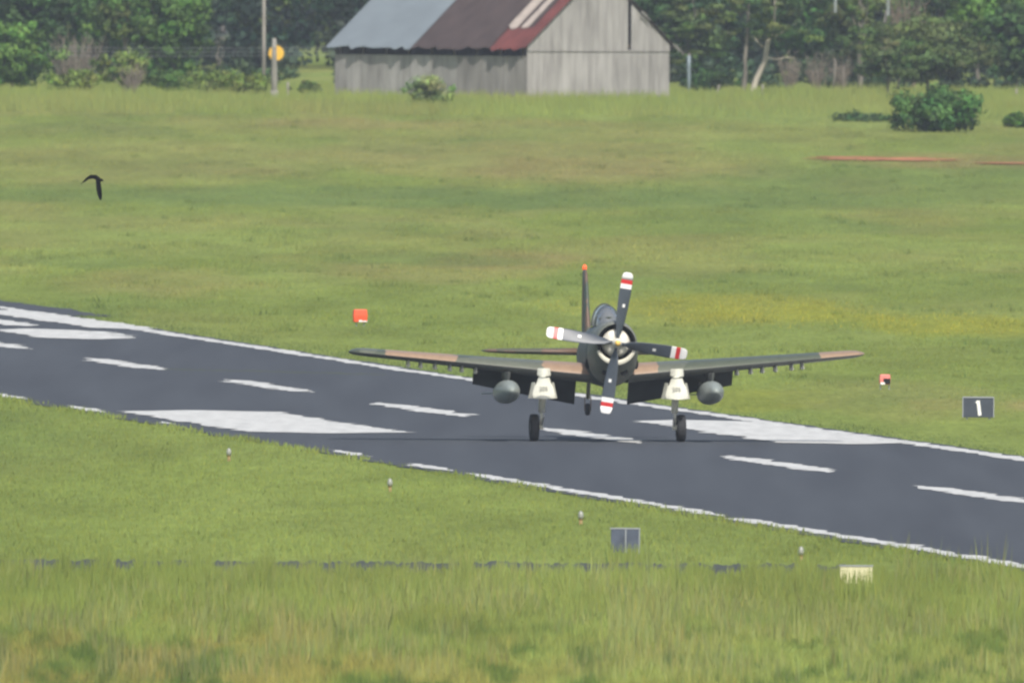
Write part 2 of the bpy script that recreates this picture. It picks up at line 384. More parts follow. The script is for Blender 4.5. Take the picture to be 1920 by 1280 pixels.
tag(blades('meadow_weeds', x, y, rng.uniform(.05, .28, len(x)) * np.repeat(rng.uniform(.5, 1.2, len(cx)), 26), np.full(len(x), .07), .7, (.8, 1.1), lambda c, x, y: c * .6 + np.array((.08, .13, .035)) * .4), 'darker weedy clumps dotted through the meadow beyond the runway', 'weeds', kind='stuff')
# taller pale grass in front of the barn and the trees
x, y = scatter(60000, 1380, 1640, pad=3); h = rng.uniform(.2, .7, len(x)) * (.5 + fbm(x / 3, y / 20, 58))
tag(blades('hay_grass', x, y, h, rng.uniform(.03, .06, len(x)), .5, (.92, 1.12), lambda c, x, y: c * .55 + PALE * .45), 'pale tall grass growing in front of the barn and trees', 'grass', kind='stuff')
# yellow flowers
n_ = 9000; x, y = scatter(n_ * 3, 260, 480)
d = np.zeros(len(x))
for (cx, cy, rx, ry, pc, s_) in PATCH:
    if pc is YEL: d = np.maximum(d, np.clip(1.3 - ((x - cx) / rx) ** 2 - ((y - cy) / ry) ** 2, 0, 1) * s_)
k = rng.random(len(x)) < d * .6
o = blades('meadow_flowers', x[k], y[k], rng.uniform(.05, .15, k.sum()), np.full(k.sum(), .04), .3, (1, 1), lambda c, x, y: c * .4 + np.array((.24, .22, .03)))
tag(o, 'drift of small yellow flowers in the meadow behind the plane', 'flowers', kind='stuff')

# ------------------------------------------------------------------ foliage
LN = []
def leafcloud(clumps, per, size, col, var=.25, flat=.7, seed=0):
    """clumps: (n,4) centre and radius; returns V,F,cols of small four-sided leaf sprays"""
    r_ = np.random.default_rng(seed); n_ = len(clumps); N = n_ * per
    c = np.repeat(clumps, per, 0); d = r_.normal(size=(N, 3)); d /= np.linalg.norm(d, axis=1)[:, None]
    rad = c[:, 3:4] * r_.random((N, 1)) ** .45
    P_ = c[:, :3] + d * rad * np.array([[1, 1, flat]])
    nrm = d * .8 + r_.normal(size=(N, 3)) * .55 + np.array([[0, 0, .45]]); nrm /= np.linalg.norm(nrm, axis=1)[:, None]
    a_ = np.cross(nrm, r_.normal(size=(N, 3))); a_ /= np.linalg.norm(a_, axis=1)[:, None]; b_ = np.cross(nrm, a_)
    s1 = size * r_.uniform(.5, 1.3, (N, 1)); s2 = s1 * r_.uniform(.4, .9, (N, 1))
    V = np.stack([P_ - a_ * s1, P_ - b_ * s2, P_ + a_ * s1, P_ + b_ * s2], 1).reshape(-1, 3)
    Fs = np.arange(N * 4).reshape(-1, 4)
    ctr = clumps[:, :3].mean(0); ow = (P_ - ctr) / (clumps[:, :3].std(0) * 1.6 + .1); ow /= np.linalg.norm(ow, axis=1)[:, None] + .3
    cn = d * .75 + ow * .45 + np.array([[0, 0, .3]]) + r_.normal(size=(N, 3)) * .15; cn /= np.linalg.norm(cn, axis=1)[:, None]
    flip = ((np.cross(a_, b_) * cn).sum(1) < 0); V = V.reshape(-1, 4, 3); V[flip] = V[flip][:, ::-1]; V = V.reshape(-1, 3)
    gn = np.cross(V[1::4] - V[0::4], V[2::4] - V[1::4]); bad = (gn * cn).sum(1) < 0; V = V.reshape(-1, 4, 3); V[bad] = V[bad][:, ::-1]; V = V.reshape(-1, 3)
    LN.clear(); LN.append(cn)
    cc = np.array(col)[None] * np.repeat(1 + var * r_.normal(size=(n_, 1)) + .0, per, 0) * (1 + .12 * r_.normal(size=(N, 1)))
    cc = cc * (1 + .10 * np.repeat(r_.normal(size=(n_, 3)), per, 0))
    return V, Fs, np.repeat(np.clip(cc, .004, .6), 4, 0)

M_BARK = mat('grey_bark', (.17, .155, .13), .9, .1, noise=(3, .35, (1, 1, .3)), bump=.5)
M_PALEBARK = mat('pale_bark', (.36, .33, .27), .9, .1, noise=(3, .3, (1, 1, .3)), bump=.5)
M_TWIG = mat('dead_twigs', (.20, .17, .14), .95, .1)

def limb_pts(p, q, wob, n_=6):
    p, q = Vector(p), Vector(q); out = []
    for i in range(n_ + 1):
        t = i / n_; out.append(p.lerp(q, t) + Vector((random.uniform(-1, 1), random.uniform(-1, 1), random.uniform(-.4, .4))) * wob * math.sin(math.pi * t))
    return out

def tree(name, px, Y, wpx, top, base, col, label, cat='tree', group=None, n_cl=60, per=70, leaf=.16, flat=.7, trunk=True, bark=None, seed=1, layered=False, var_=.25, depth=.8, shift=0):
    """a broad tree: px centre, Y metres from the camera, wpx half width in photo pixels, top metres tall, crown starting at base metres"""
    random.seed(seed * 13 + 5); r_ = np.random.default_rng(seed)
    x = at(px, Y); y = Y - CAM_D; R_ = wpx * Y / F_PX
    root = empty(name, (x, y, float(gz(y))))
    tag(root, label, cat, group)
    hc = (top - base) / 2; cz = base + hc
    d = r_.normal(size=(n_cl, 3)); d /= np.linalg.norm(d, axis=1)[:, None]
    rr = r_.random((n_cl, 1)) ** .38 * .86
    P_ = d * rr * np.array([[R_, R_ * depth, hc]]) + np.array([[shift, 0, cz]])
    P_[:, 0] += (P_[:, 2] / top) * r_.normal() * .15 * R_
    lob = 1 + .25 * np.sin(3 * np.arctan2(P_[:, 1], P_[:, 0]) + seed) + .12 * np.sin(7 * P_[:, 2] / max(hc, .5) + seed)
    P_[:, 0] *= lob; P_[:, 2] = np.maximum(P_[:, 2], .1)
    cr = R_ * r_.uniform(.10, .32, n_cl)
    if layered: cr *= 1.15
    V, Fs, cc = leafcloud(np.concatenate([P_, cr[:, None]], 1), per, leaf, col, var=var_, flat=.32 if layered else flat, seed=seed)
    V[:, 2] = np.maximum(V[:, 2], .03)
    mesh_np('crown', V, Fs, M_LEAF, root, cols=cc, nrm=LN[0])
    if trunk:
        m = MB(); rt = max(.05, top * .022)
        tp = limb_pts((0, 0, -.1), (r_.normal() * .3, 0, base + hc * 1.2), .18, 8)
        m.tube(tp, [rt * (1 - .75 * i / 8) for i in range(9)])
        for j in range(6):
            st = tp[min(8, 2 + j)]; e = P_[r_.integers(0, n_cl)]
            lp = limb_pts(st, e, .25, 5); m.tube(lp, [rt * .45 * (1 - .8 * i / 5) for i in range(6)], n=6)
        m.build('trunk', bark or M_BARK, root, smooth=True)
    return root

def twig_shrub(name, px, Y, wpx, h, label, seed=1, n_=90, m_=None, cat='shrub'):
    random.seed(seed); x = at(px, Y); y = Y - CAM_D; R_ = wpx * Y / F_PX
    m = MB()
    for i in range(n_):
        a_ = random.uniform(0, 2 * math.pi); r1 = R_ * .35 * random.random(); e = R_ * random.uniform(.3, 1)
        p0 = (r1 * math.cos(a_), r1 * math.sin(a_), -.02); p1 = (e * math.cos(a_ + random.uniform(-.4, .4)), e * math.sin(a_), h * random.uniform(.45, 1))
        lp = limb_pts(p0, p1, .12, 4); m.tube(lp, [.035 * (1 - .7 * k / 4) for k in range(5)], n=4)
        for k in range(3):
            st = lp[random.randint(2, 4)]; m.tube([st, st + Vector((random.uniform(-.4, .4), random.uniform(-.3, .3), random.uniform(.05, .5)))], [.018, .008], n=3)
    o = m.build(name, m_ or M_TWIG); o.location = (x, y, float(gz(y))); tag(o, label, cat); return o

DARK = (.062, .122, .040); MID = (.102, .195, .042); YGR = (.20, .27, .06); BLU = (.058, .110, .058); OLV = (.122, .178, .050); PINE = (.098, .150, .045)
TG = 'trees in the wood behind the field'
# --- left of the barn
tree('broadleaf_tree', 25, 2945, 84, 4.9, .05, (.135, .25, .055), 'rounded bright green tree at the far left edge of the field', seed=1, n_cl=110, per=80, leaf=.13)
tree('broadleaf_tree', 60, 3070, 120, 9, .3, DARK, 'tall dark tree behind the rounded bright green one, far left', seed=2, n_cl=110, per=80, leaf=.2, group=None)
tree('broadleaf_tree', 190, 3100, 130, 9, 1.0, DARK, 'tall dark tree above the grey bare brush on the left', seed=3, n_cl=110, per=80, leaf=.2)
tree('broadleaf_tree', 325, 3000, 92, 8.5, .2, MID, 'big mid green tree with a crown reaching the grass, left of the two poles', seed=4, n_cl=170, per=90, leaf=.15)
tree('broadleaf_tree', 235, 3020, 70, 8, 2.0, OLV, 'olive green tree rising above the yellow green bush on the left', seed=5, n_cl=90, per=80, leaf=.15)
tree('broadleaf_tree', 430, 3330, 95, 9, .2, BLU, 'hazy dark tree in the hollow just left of the tall thin pole', seed=6, n_cl=120, per=80, leaf=.2)
tree('broadleaf_tree', 530, 3290, 100, 9, 1.2, OLV, 'hazy olive tree whose crown shows behind the top of the tall thin pole', seed=7, n_cl=110, per=80, leaf=.2)
tree('broadleaf_tree', 545, 3360, 70, 6.5, .2, BLU, 'low dark bluish tree behind the round yellow sign', seed=8, n_cl=90, per=80, leaf=.2)
tree('broadleaf_tree', 640, 3380, 80, 9, .6, DARK, 'dark tree showing over the left end of the barn roof', seed=9, n_cl=110, per=80, leaf=.2)
tree('shrub', 232, 2938, 56, 2.9, .05, YGR, 'yellow green leafy bush beside the bare grey brush, left', 'shrub', seed=11, n_cl=70, per=60, leaf=.11, trunk=True)
tree('shrub', 140, 2935, 52, 1.6, .0, YGR, 'low yellow green bush below the bare grey brush, left', 'shrub', seed=12, n_cl=60, per=50, leaf=.11)
twig_shrub('bare_shrub', 140, 2965, 62, 3.7, 'bare grey brown brush between the bright left tree and the yellow bush', seed=4)
twig_shrub('bare_shrub', 245, 2925, 32, 1.9, 'bare grey twigs in front of the yellow green bush', seed=9, n_=40)
tree('shrub', 320, 2930, 60, 1.5, .0, MID, 'low green shrub at the foot of the big mid green tree', 'shrub', seed=14, n_cl=40, per=50, leaf=.1)
tree('shrub', 395, 2925, 75, 1.6, .0, YGR, 'low yellow green shrub left of the poles, nearest the big tree', 'shrub', seed=15, n_cl=50, per=50, leaf=.1)
tree('shrub', 462, 2915, 55, 1.6, .0, YGR, 'low yellowish shrub at the foot of the tall thin pole', 'shrub', seed=16, n_cl=50, per=50, leaf=.1)
tree('shrub', 575, 2925, 34, .9, .0, OLV, 'small low shrub between the yellow sign and the barn', 'shrub', seed=17, n_cl=40, per=50, leaf=.1)
tree('pale_shrub', 410, 3150, 17, 3.6, 1.9, (.20, .23, .19), 'pale greyish blossoming bush in the dark hollow left of the poles', 'shrub', seed=18, n_cl=22, per=40, leaf=.12)
tree('shrub', 808, 2840, 52, 1.8, .0, (.28, .38, .13), 'light green round bush in front of the barn side wall', 'shrub', seed=19, n_cl=60, per=60, leaf=.09)
# --- right of the barn
tree('cedar_tree', 1290, 3010, 75, 8, .6, PINE, 'dark layered tree touching the right end of the barn roof', seed=21, n_cl=90, per=80, leaf=.14, layered=True)
tree('broadleaf_tree', 1235, 3080, 75, 9, .4, DARK, 'dark tree directly behind the barn right gable slope', seed=22, n_cl=100, per=80, leaf=.18)
tree('pine_tree', 1345, 3130, 95, 8.5, .2, BLU, 'deep bluish tree between the barn and the crooked pale trunk', seed=23, n_cl=110, per=80, leaf=.18)
tree('pine_tree', 1500, 3180, 105, 8.5, .6, DARK, 'deep dark tree right behind the crooked pale trunk', seed=24, n_cl=120, per=80, leaf=.18)
tree('pine_tree', 1620, 3150, 90, 8.2, .6, PINE, 'dark pine standing left of the brown dead branches', seed=25, n_cl=100, per=80, leaf=.18, bark=M_PALEBARK)
tree('cedar_tree', 1740, 2985, 128, 5.4, .3, (.115, .165, .055), 'wide low layered tree with drooping boughs behind the round dark bush', seed=26, n_cl=170, per=80, leaf=.13, layered=True)
tree('cedar_tree', 1665, 2950, 75, 4.0, .6, (.105, .165, .052), 'layered green boughs left part of the wide low tree cluster', seed=33, n_cl=80, per=70, leaf=.12, layered=True)
tree('broadleaf_tree', 1835, 3060, 95, 6.8, 2.6, (.115, .225, .045), 'bright green leafy tree in the upper right corner', seed=27, n_cl=130, per=80, leaf=.15)
tree('broadleaf_tree', 1905, 3030, 62, 6.0, .3, DARK, 'dark tree at the far right edge of the wood', seed=28, n_cl=110, per=80, leaf=.16)
tree('broadleaf_tree', 1760, 3250, 125, 9, .4, DARK, 'tall dark tree behind the bright green one, right', seed=29, n_cl=120, per=80, leaf=.2)
tree('pine_tree', 1613, 3022, 30, 7.6, 2.2, OLV, 'slim olive pine standing between the two hanging insulator strings', seed=35, n_cl=50, per=60, leaf=.13)
tree('round_bush', 1760, 2660, 96, 2.55, .02, (.095, .20, .055), 'big round dark green bush standing alone in the meadow', 'bush', seed=30, n_cl=110, per=110, leaf=.12, flat=.85, var_=.34)
tree('shrub', 1612, 2725, 66, .38, .0, DARK, 'low dark green growth standing in for the shadow left of the big round bush', 'shrub', seed=40, n_cl=70, per=60, leaf=.09, trunk=False)  # dark leaves added in place of the round bush's cast shadow
tree('shrub', 1912, 2690, 34, .95, .0, MID, 'low green shrub cut by the right edge, right of the big round bush', 'shrub', seed=31, n_cl=50, per=60, leaf=.09)
tree('shrub', 1330, 2985, 62, 1.6, .0, DARK, 'dark undergrowth between the barn and the crooked trunk', 'shrub', seed=34, n_cl=60, per=60, leaf=.12)
twig_shrub('bare_shrub', 1700, 3060, 48, 6.4, 'brown dead branches above the wide layered tree', seed=21, n_=80, m_=mat('brown_twigs', (.24, .18, .15), .95, .1), cat='dead tree')
for q, (px, hh) in enumerate([(1480, 2.4), (1530, 2.2), (1575, 2.0)]):
    twig_shrub('bare_thicket', px, 3020 + 10 * q, 26, hh, ['grey leafless thicket nearest the crooked pale trunk', 'grey leafless thicket, middle one of three under the dark trees', 'grey leafless thicket nearest the wide layered tree'][q], seed=31 + q, n_=40, cat='thicket')

# crooked pale trunk tree
def px3(px, py, Y, x0, y0):
    x, z = at(px, Y, py); return (x - x0, Y - CAM_D - y0, z)
Y0 = 2975; yy = Y0 - CAM_D; x0, _z = at(1408, Y0, 182); z0 = float(gz(yy))
def lp_(pts, dy=0): return [Vector((at(a_, Y0, b_)[0] - x0, dy, at(a_, Y0, b_)[1] - z0)) for a_, b_ in pts]
root = empty('crooked_tree', (x0, yy, z0)); tag(root, 'tree with a crooked bare pale trunk right of the barn', 'tree')
m = MB(); bp = lp_([(1409, 190), (1411, 172), (1418, 150), (1426, 132), (1434, 115), (1437, 96), (1440, 78), (1449, 60), (1452, 30), (1455, -40)])
m.tube(bp, [.24, .21, .19, .18, .17, .16, .14, .12, .10, .06]); m.build('trunk', M_PALEBARK, root, smooth=True)
for pts in ([(1438, 108), (1455, 112), (1475, 108), (1490, 109)], [(1443, 74), (1462, 64), (1480, 50), (1494, 44)], [(1432, 88), (1425, 84), (1415, 72)]):
    m = MB(); m.tube(lp_(pts), [.07, .055, .04, .02][:len(pts)], n=6); m.build('branch', M_PALEBARK, root, smooth=True)
m = MB(); m.tube(lp_([(1391, 190), (1394, 168), (1398, 140), (1397, 110), (1402, 60), (1404, -20)], .8), [.2, .17, .15, .13, .11, .08]); m.build('trunk', M_BARK, root, smooth=True)
r_ = np.random.default_rng(77); n_ = 90
C_ = np.stack([r_.normal(size=n_) * 1.7 + 1.1, r_.normal(size=n_) * 1.2 + .5, r_.uniform(3.5, 9.5, n_), r_.uniform(.4, .9, n_)], 1)
V, Fs, cc = leafcloud(C_, 60, .14, PINE, flat=.35, seed=78); mesh_np('crown', V, Fs, M_LEAF, root, cols=cc, nrm=LN[0])
# background trunks and the far wood
M_GT = mat('dull_bark', (.15, .135, .125), .95, .1, noise=(2, .3))
for q, (px, py0, py1, Y, r1, lab) in enumerate([(1560, 110, 185, 3000, .08, 'thin pale trunk beneath the dark trees, half way between crooked trunk and round bush'),
        (1577, 125, 185, 2990, .06, 'thinnest pale trunk, just right of another thin one under the dark trees'), (1640, 20, 100, 3072, .12, 'slanting grey trunk leaning right toward the pale hanging string')]):
    p0 = at(px, Y, py1); p1 = at(px + (6 if q != 2 else 22), Y, py0); x_, y_ = p0[0], Y - CAM_D
    zg = float(gz(y_)); m = MB(); m.tube([(0, 0, -.1), ((p1[0] - x_) * .3 + .08, 0, (p1[1] - zg) * .4), (p1[0] - x_, 0, p1[1] - zg)], [r1, r1 * .8, r1 * .5])
    o = m.build('dead_tree', M_GT if q == 2 else M_BARK, smooth=True); o.location = (x_, y_, zg); tag(o, lab, 'dead tree')
n_ = 1500; r_ = np.random.default_rng(5)
cx = r_.uniform(-75, 75, n_); C_ = np.stack([cx, r_.uniform(1880, 1960, n_), 1.7 + 11 * r_.random(n_) ** 1.3, r_.uniform(1.2, 2.6, n_)], 1)
gap = (cx > at(550, 3300)) & (cx < at(640, 3300)) & (C_[:, 2] < 4.6); C_ = C_[~gap]
V, Fs, cc = leafcloud(C_, 90, .30, (.042, .072, .044), var=.35, seed=6)
tag(mesh_np('far_wood', V, Fs, M_LEAF, cols=cc, nrm=LN[0]), 'dark mass of woodland closing the view behind the trees', 'woodland', kind='stuff')

n_ = 700; r_ = np.random.default_rng(15); cx = r_.uniform(-75, 75, n_); cy = r_.uniform(1660, 1740, n_)
C_ = np.stack([cx, cy, 1.75 + 1.5 * r_.random(n_) ** 1.3, r_.uniform(.4, .9, n_)], 1)
gap = (cx > at(552, 3100)) & (cx < at(640, 3100)) & (cy > 1600); C_ = C_[~gap]
V, Fs, cc = leafcloud(C_, 70, .17, (.050, .082, .042), var=.4, seed=16); V[:, 2] = np.maximum(V[:, 2], 1.72)
tag(mesh_np('undergrowth', V, Fs, M_LEAF, cols=cc, nrm=LN[0]), 'tangled dark undergrowth filling the foot of the wood', 'undergrowth', kind='stuff')

# ------------------------------------------------------------------ barn
TH = math.radians(43); YB = 2912
xb = at(987, YB); yb = YB - CAM_D; zb = float(gz(yb)) - .1
barn = empty('barn', (xb, yb, zb), TH)   # local +x along the gable, local +y along the side wall away from the camera
tag(barn, 'weathered grey board barn with patched tin roof behind the meadow', 'barn')
GW, GL, EV = 12.2, 17.6, 3.45; RISE = 4.75
def board_mat(name, c0, c1, axis):
    m = bpy.data.materials.new(name); m.use_nodes = True; n = m.node_tree; p = n.nodes['Principled BSDF']; p.inputs['Roughness'].default_value = .9
    p.inputs['Specular IOR Level'].default_value = .15
    tc = n.nodes.new('ShaderNodeTexCoord')
    def nz(scale, st, det=4):
        mp = n.nodes.new('ShaderNodeMapping'); mp.inputs['Scale'].default_value = st; z = n.nodes.new('ShaderNodeTexNoise'); z.inputs['Scale'].default_value = scale; z.inputs['Detail'].default_value = det
        n.links.new(tc.outputs['Object'], mp.inputs[0]); n.links.new(mp.outputs[0], z.inputs[0]); return z
    a = nz(2.6, (1, 1, .12) , 6); b = nz(.5, (1, 1, .5))
    ad = n.nodes.new('ShaderNodeMath'); ad.operation = 'ADD'; n.links.new(a.outputs[0], ad.inputs[0]); n.links.new(b.outputs[0], ad.inputs[1])
    r = n.nodes.new('ShaderNodeValToRGB'); r.color_ramp.elements[0].position = .36; r.color_ramp.elements[1].position = .66
    ml = n.nodes.new('ShaderNodeMath'); ml.operation = 'MULTIPLY'; ml.inputs[1].default_value = .5; n.links.new(ad.outputs[0], ml.inputs[0]); n.links.new(ml.outputs[0], r.inputs[0])
    r.color_ramp.elements[0].color = (*c0, 1); r.color_ramp.elements[1].color = (*c1, 1); n.links.new(r.outputs[0], p.inputs['Base Color'])
    bm = n.nodes.new('ShaderNodeBump'); bm.inputs['Strength'].default_value = .5; bm.inputs['Distance'].default_value = .03; n.links.new(a.outputs[0], bm.inputs['Height']); n.links.new(bm.outputs[0], p.inputs['Normal'])
    return m
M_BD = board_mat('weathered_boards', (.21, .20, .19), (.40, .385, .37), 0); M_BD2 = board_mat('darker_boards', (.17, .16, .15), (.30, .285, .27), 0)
def boards(m, p0, d, L_, zt, w0=.24, th=.03, nrm=(0, 0), skip=None, zb_=0):
    """vertical boards from p0 along d; zt(s) gives the top height"""
    s_ = 0.; k_ = 0
    while s_ < L_ - .02:
        wd = min(w0 * random.uniform(.8, 1.25), L_ - s_); a_, b_ = s_ + .006, s_ + wd - .006
        if not (skip and skip(s_ + wd / 2)):
            off = random.uniform(0, .012); z0_ = zb_ + (random.uniform(0, .06) if zb_ == 0 else 0)
            vs = []
            for q in (0, 1):
                ox, oy = nrm[0] * (off + q * th), nrm[1] * (off + q * th)
                vs += [(p0[0] + d[0] * a_ + ox, p0[1] + d[1] * a_ + oy, z0_), (p0[0] + d[0] * b_ + ox, p0[1] + d[1] * b_ + oy, z0_),
                       (p0[0] + d[0] * b_ + ox, p0[1] + d[1] * b_ + oy, zt(b_)), (p0[0] + d[0] * a_ + ox, p0[1] + d[1] * a_ + oy, zt(a_))]
            m.add(vs, [(0, 1, 2, 3), (4, 7, 6, 5), (0, 4, 5, 1), (3, 2, 6, 7), (1, 5, 6, 2), (0, 3, 7, 4)])
        s_ += wd
m = MB(); boards(m, (0, 0), (1, 0), GW, lambda s: EV - .35, nrm=(0, -1)); m.build('gable_wall', M_BD, barn)
gzf = lambda s: EV + .0 + (RISE * min(s, GW - s) / (GW / 2))
m = MB(); boards(m, (0, -.035), (1, 0), GW, lambda s: gzf(s) - .02, nrm=(0, -1), zb_=EV - .42, skip=lambda s: 8.6 < s < 8.78 ); m.build('gable_boards', M_BD, barn)
m = MB(); boards(m, (0, 15.2), (0, -1), 0.01, lambda s: 1)
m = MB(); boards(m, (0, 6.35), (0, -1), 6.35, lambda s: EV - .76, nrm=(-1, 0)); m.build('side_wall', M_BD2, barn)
m = MB(); boards(m, (0, GL), (0, -1), GL - 6.35, lambda s: EV - .76, nrm=(-1, 0)); m.build('side_wall', M_BD, barn)
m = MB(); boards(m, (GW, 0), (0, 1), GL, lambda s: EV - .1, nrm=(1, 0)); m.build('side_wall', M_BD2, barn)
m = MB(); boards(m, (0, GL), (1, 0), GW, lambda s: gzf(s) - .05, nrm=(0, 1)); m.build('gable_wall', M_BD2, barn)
m = MB()  # dark framing seen in the gaps
for yq in np.linspace(.4, GL - .4, 9): m.box((.12, yq, EV / 2), (.14, .14, EV)); m.box((GW - .12, yq, EV / 2), (.14, .14, EV))
m.box((.12, GL / 2, EV - .08), (.16, GL - .4, .14)); m.box((GW - .12, GL / 2, EV - .08), (.16, GL - .4, .14)); m.box((GW / 2, .1, EV - .1), (GW - .4, .12, .14))
m.build('frame', mat('old_beams', (.10, .08, .065), .95, .1), barn)
m = MB(); m.box((8.67, .10, 4.6), (.34, .04, 5.4)); m.build('door_gap_shade', mat('gap_shade_dark', (.03, .028, .025), .95, 0), barn)  # near-black panel behind the slit, interior shade put into its colour
m = MB(); m.box((GW / 2, -.085, EV - .44), (GW, .03, .045)); m.build('batten', M_BD2, barn)
# roof sheets on the slope facing the side wall (local -x) and the far slope
OV, OG = .34, .3
def slope_pt(u, v, up, side=-1, lift=0.):
    """u along the ridge, v 0 at eave 1 at ridge"""
    hx = (-OV) + (GW / 2 + OV) * v; z_ = EV + .06 - OV * RISE / (GW / 2) + (RISE + OV * RISE / (GW / 2)) * v + lift
    return (hx if side < 0 else GW - hx, u, z_)
def sheet(u0, u1, v0, v1, m_, lift=0., side=-1, sag=.0, name='roof_sheet'):
    m = MB(); nu = max(2, int((u1 - u0) / .11)); rows = []
    for q, v in enumerate(np.linspace(v0, v1, 7)):
        r0 = []
        for i in range(nu + 1):
            u = u0 + (u1 - u0) * i / nu; c_ = .022 * math.cos(i * math.pi) + .05 * float(vnoise(u / 2.5, v * 3, 3)) - sag * math.sin(math.pi * v)
            e = (.05 * float(vnoise(u * 2, 7, 4)) if q == 0 else 0)
            x_, y_, z_ = slope_pt(u, v - e, 0, side, lift + c_); r0.append((x_, y_, z_))
        rows.append(r0)
    m.loft(rows, closed=False); low = [[(a_, b_, c_ - .03) for a_, b_, c_ in r0] for r0 in rows]; m.loft(low, closed=False)
    for r_i in (0, -1): m.loft([rows[r_i], low[r_i]], closed=False)
    for c_i in (0, -1): m.loft([[r0[c_i] for r0 in rows], [r0[c_i] for r0 in low]], closed=False)
    return m.build(name, m_, barn)
M_TIN = mat('grey_tin', (.165, .195, .215), .65, .5, metal=.1, noise=(.8, .08, (1, 1, 1)))
M_BRN = mat('dark_rusted_tin', (.058, .042, .040), .85, .3, noise=(.9, .22, (1, 2, .5)))
M_RED = mat('red_rusted_tin', (.125, .036, .032), .85, .3, noise=(.9, .3, (1, 2, .5)))
M_WHT = mat('pale_tin', (.36, .31, .27), .6, .4, noise=(2, .25, (1, 3, .4)))
sheet(10.1, GL + OG, 0, 1, M_TIN).__setitem__('label', 'pale grey tin half of the roof')
sheet(2.9, 10.1, 0, 1, M_BRN, .012).__setitem__('label', 'dark brown rusted half of the roof')
sheet(-OG, 2.9, 0, .245, M_RED, .014).__setitem__('label', 'red rusted sheet at the eave corner')
sheet(-OG, .75, .25, 1, M_RED, .014); sheet(.75, 2.9, .25, 1, M_BRN, .010)
sheet(2.1, 3.0, .262, .75, M_WHT, .05).__setitem__('label', 'pale patch sheet'); sheet(1.15, 1.8, .262, .75, M_WHT, .05)['label'] = 'pale patch sheet'
sheet(-OG, GL + OG, 0, 1, M_BRN, .01, side=1, name='roof_sheet')
m = MB()
for v in (.02, .3, .6, .93):
    a_ = Vector(slope_pt(-OG + .05, v, 0, -1, -.11)); b_ = Vector(slope_pt(GL + OG - .05, v, 0, -1, -.11)); m.tube([a_, b_], .05, n=4)
    a_ = Vector(slope_pt(-OG + .05, v, 0, 1, -.11)); b_ = Vector(slope_pt(GL + OG - .05, v, 0, 1, -.11)); m.tube([a_, b_], .05, n=4)
m.build('purlins', mat('purlin_wood', (.09, .075, .06), .95, .1), barn)
for (dx, v, ln) in ((.25, 0.0, .9), (.1, .03, .7), (.0, .42, .9), (.1, .45, .6)):
    m = MB(); a_ = Vector(slope_pt(-.38, v, 0, 1, -.05)); m.box(a_ + Vector((dx, 0, -.1)), (ln, .05, .06), Matrix.Rotation(random.uniform(.3, .9), 3, 'Y')); m.build('loose_batten', M_BD2, barn)

# ------------------------------------------------------------------ poles, posts, wires by the wood
M_POLE = mat('grey_pole_wood', (.27, .25, .225), .9, .1, noise=(3, .25, (1, 1, .2)))
M_POST = mat('pale_post_wood', (.25, .24, .21), .9, .1, noise=(3, .25, (1, 1, .2)))
def post(name, px, pyb, pyt, Y, r0, r1, mt, lab, cat, build=True):
    x_, zt = at(px, Y, pyt); y_ = Y - CAM_D; zg = float(gz(y_)); m = MB(); H_ = zt - zg
    m.tube([(0, 0, -.2), (.01, 0, H_ * .35), (-.01, 0, H_ * .7), (0, 0, H_)], [r0, r0 * .95, (r0 + r1) / 2, r1], n=10)
    root = empty(name, (x_, y_, zg)); m.build('pole' if H_ > 1.5 else 'post', mt, root, smooth=True); tag(root, lab, cat)
    return root, H_
r1, H1 = post('utility_pole', 495.5, 180, -70, 2960, .13, .11, M_POLE, 'tall thin grey utility pole left of the yellow sign', 'utility pole')
m = MB(); m.box((0, -.12, H1 - .5), (2.2, .1, .12)); m.build('crossarm', M_POLE, r1)
for dx in (-.95, -.4, .4, .95):
    m = MB(); m.tube([(dx, -.12, H1 - .44), (dx, -.12, H1 - .3), (dx, -.12, H1 - .24)], [.04, .06, .03], n=8); m.build('insulator', M_WHT, r1)
r2, H2 = post('stub_pole', 514.5, 180, 72, 2890, .21, .12, M_POST, 'short pale stub pole in front of the round yellow sign', 'pole')
m = MB(); m.box((.02, -.0, .25), (.52, .4, .5)); m.build('foot', M_POST, r2, bevel=.05)
m = MB(); m.tube([(0, 0, H2 - .7), (0, 0, H2 - .62)], [.15, .15], n=10); m.build('band', M_GT, r2)
# round yellow sign on its own post
x_, z_ = at(518, 2905, 100); y_ = 2905 - CAM_D; zg = float(gz(y_)); rs = empty('round_sign', (x_, y_, zg)); tag(rs, 'round yellow sign half hidden behind the short pale pole', 'sign')
m = MB(); rr_ = .47; zc = z_ - zg
m.loft([[(rr_ * math.cos(t), d_, zc + rr_ * math.sin(t)) for t in np.linspace(0, 2 * math.pi, 33)[:-1]] for d_ in (-.02, .02)])
m.build('sign_plate', mat('yellow_sign', (.72, .42, .045), .6, .3, noise=(2, .12)), rs, bevel=.005)
m = MB(); m.box((0, .055, zc / 2 - .05), (.08, .06, zc + .1)); m.build('post', M_GT, rs)
for (px, pb, pt, Y, r_0, lab) in [(540, 172, 155, 2900, .07, 'small grey fence post right of the round yellow sign'), (1430, 184, 160, 2960, .07, 'small pale fence post right of the crooked trunk'),
                                 (1906, 190, 168, 2960, .08, 'small white fence post at the far right edge'), (1344, 182, 160, 2965, .06, 'leaning pale fence post between the barn and the crooked trunk')]:
    rt_, H_ = post('fence_post', px, pb, pt, Y, r_0, r_0 * .85, M_POLE, lab, 'fence post')
    m = MB(); m.tube([(0, 0, H_), (0, 0, H_ + .05)], [r_0 * .9, r_0 * .2], n=8); m.build('cap', M_POLE, rt_)
    if px == 1344: rt_.rotation_euler = (0, .25, 0)
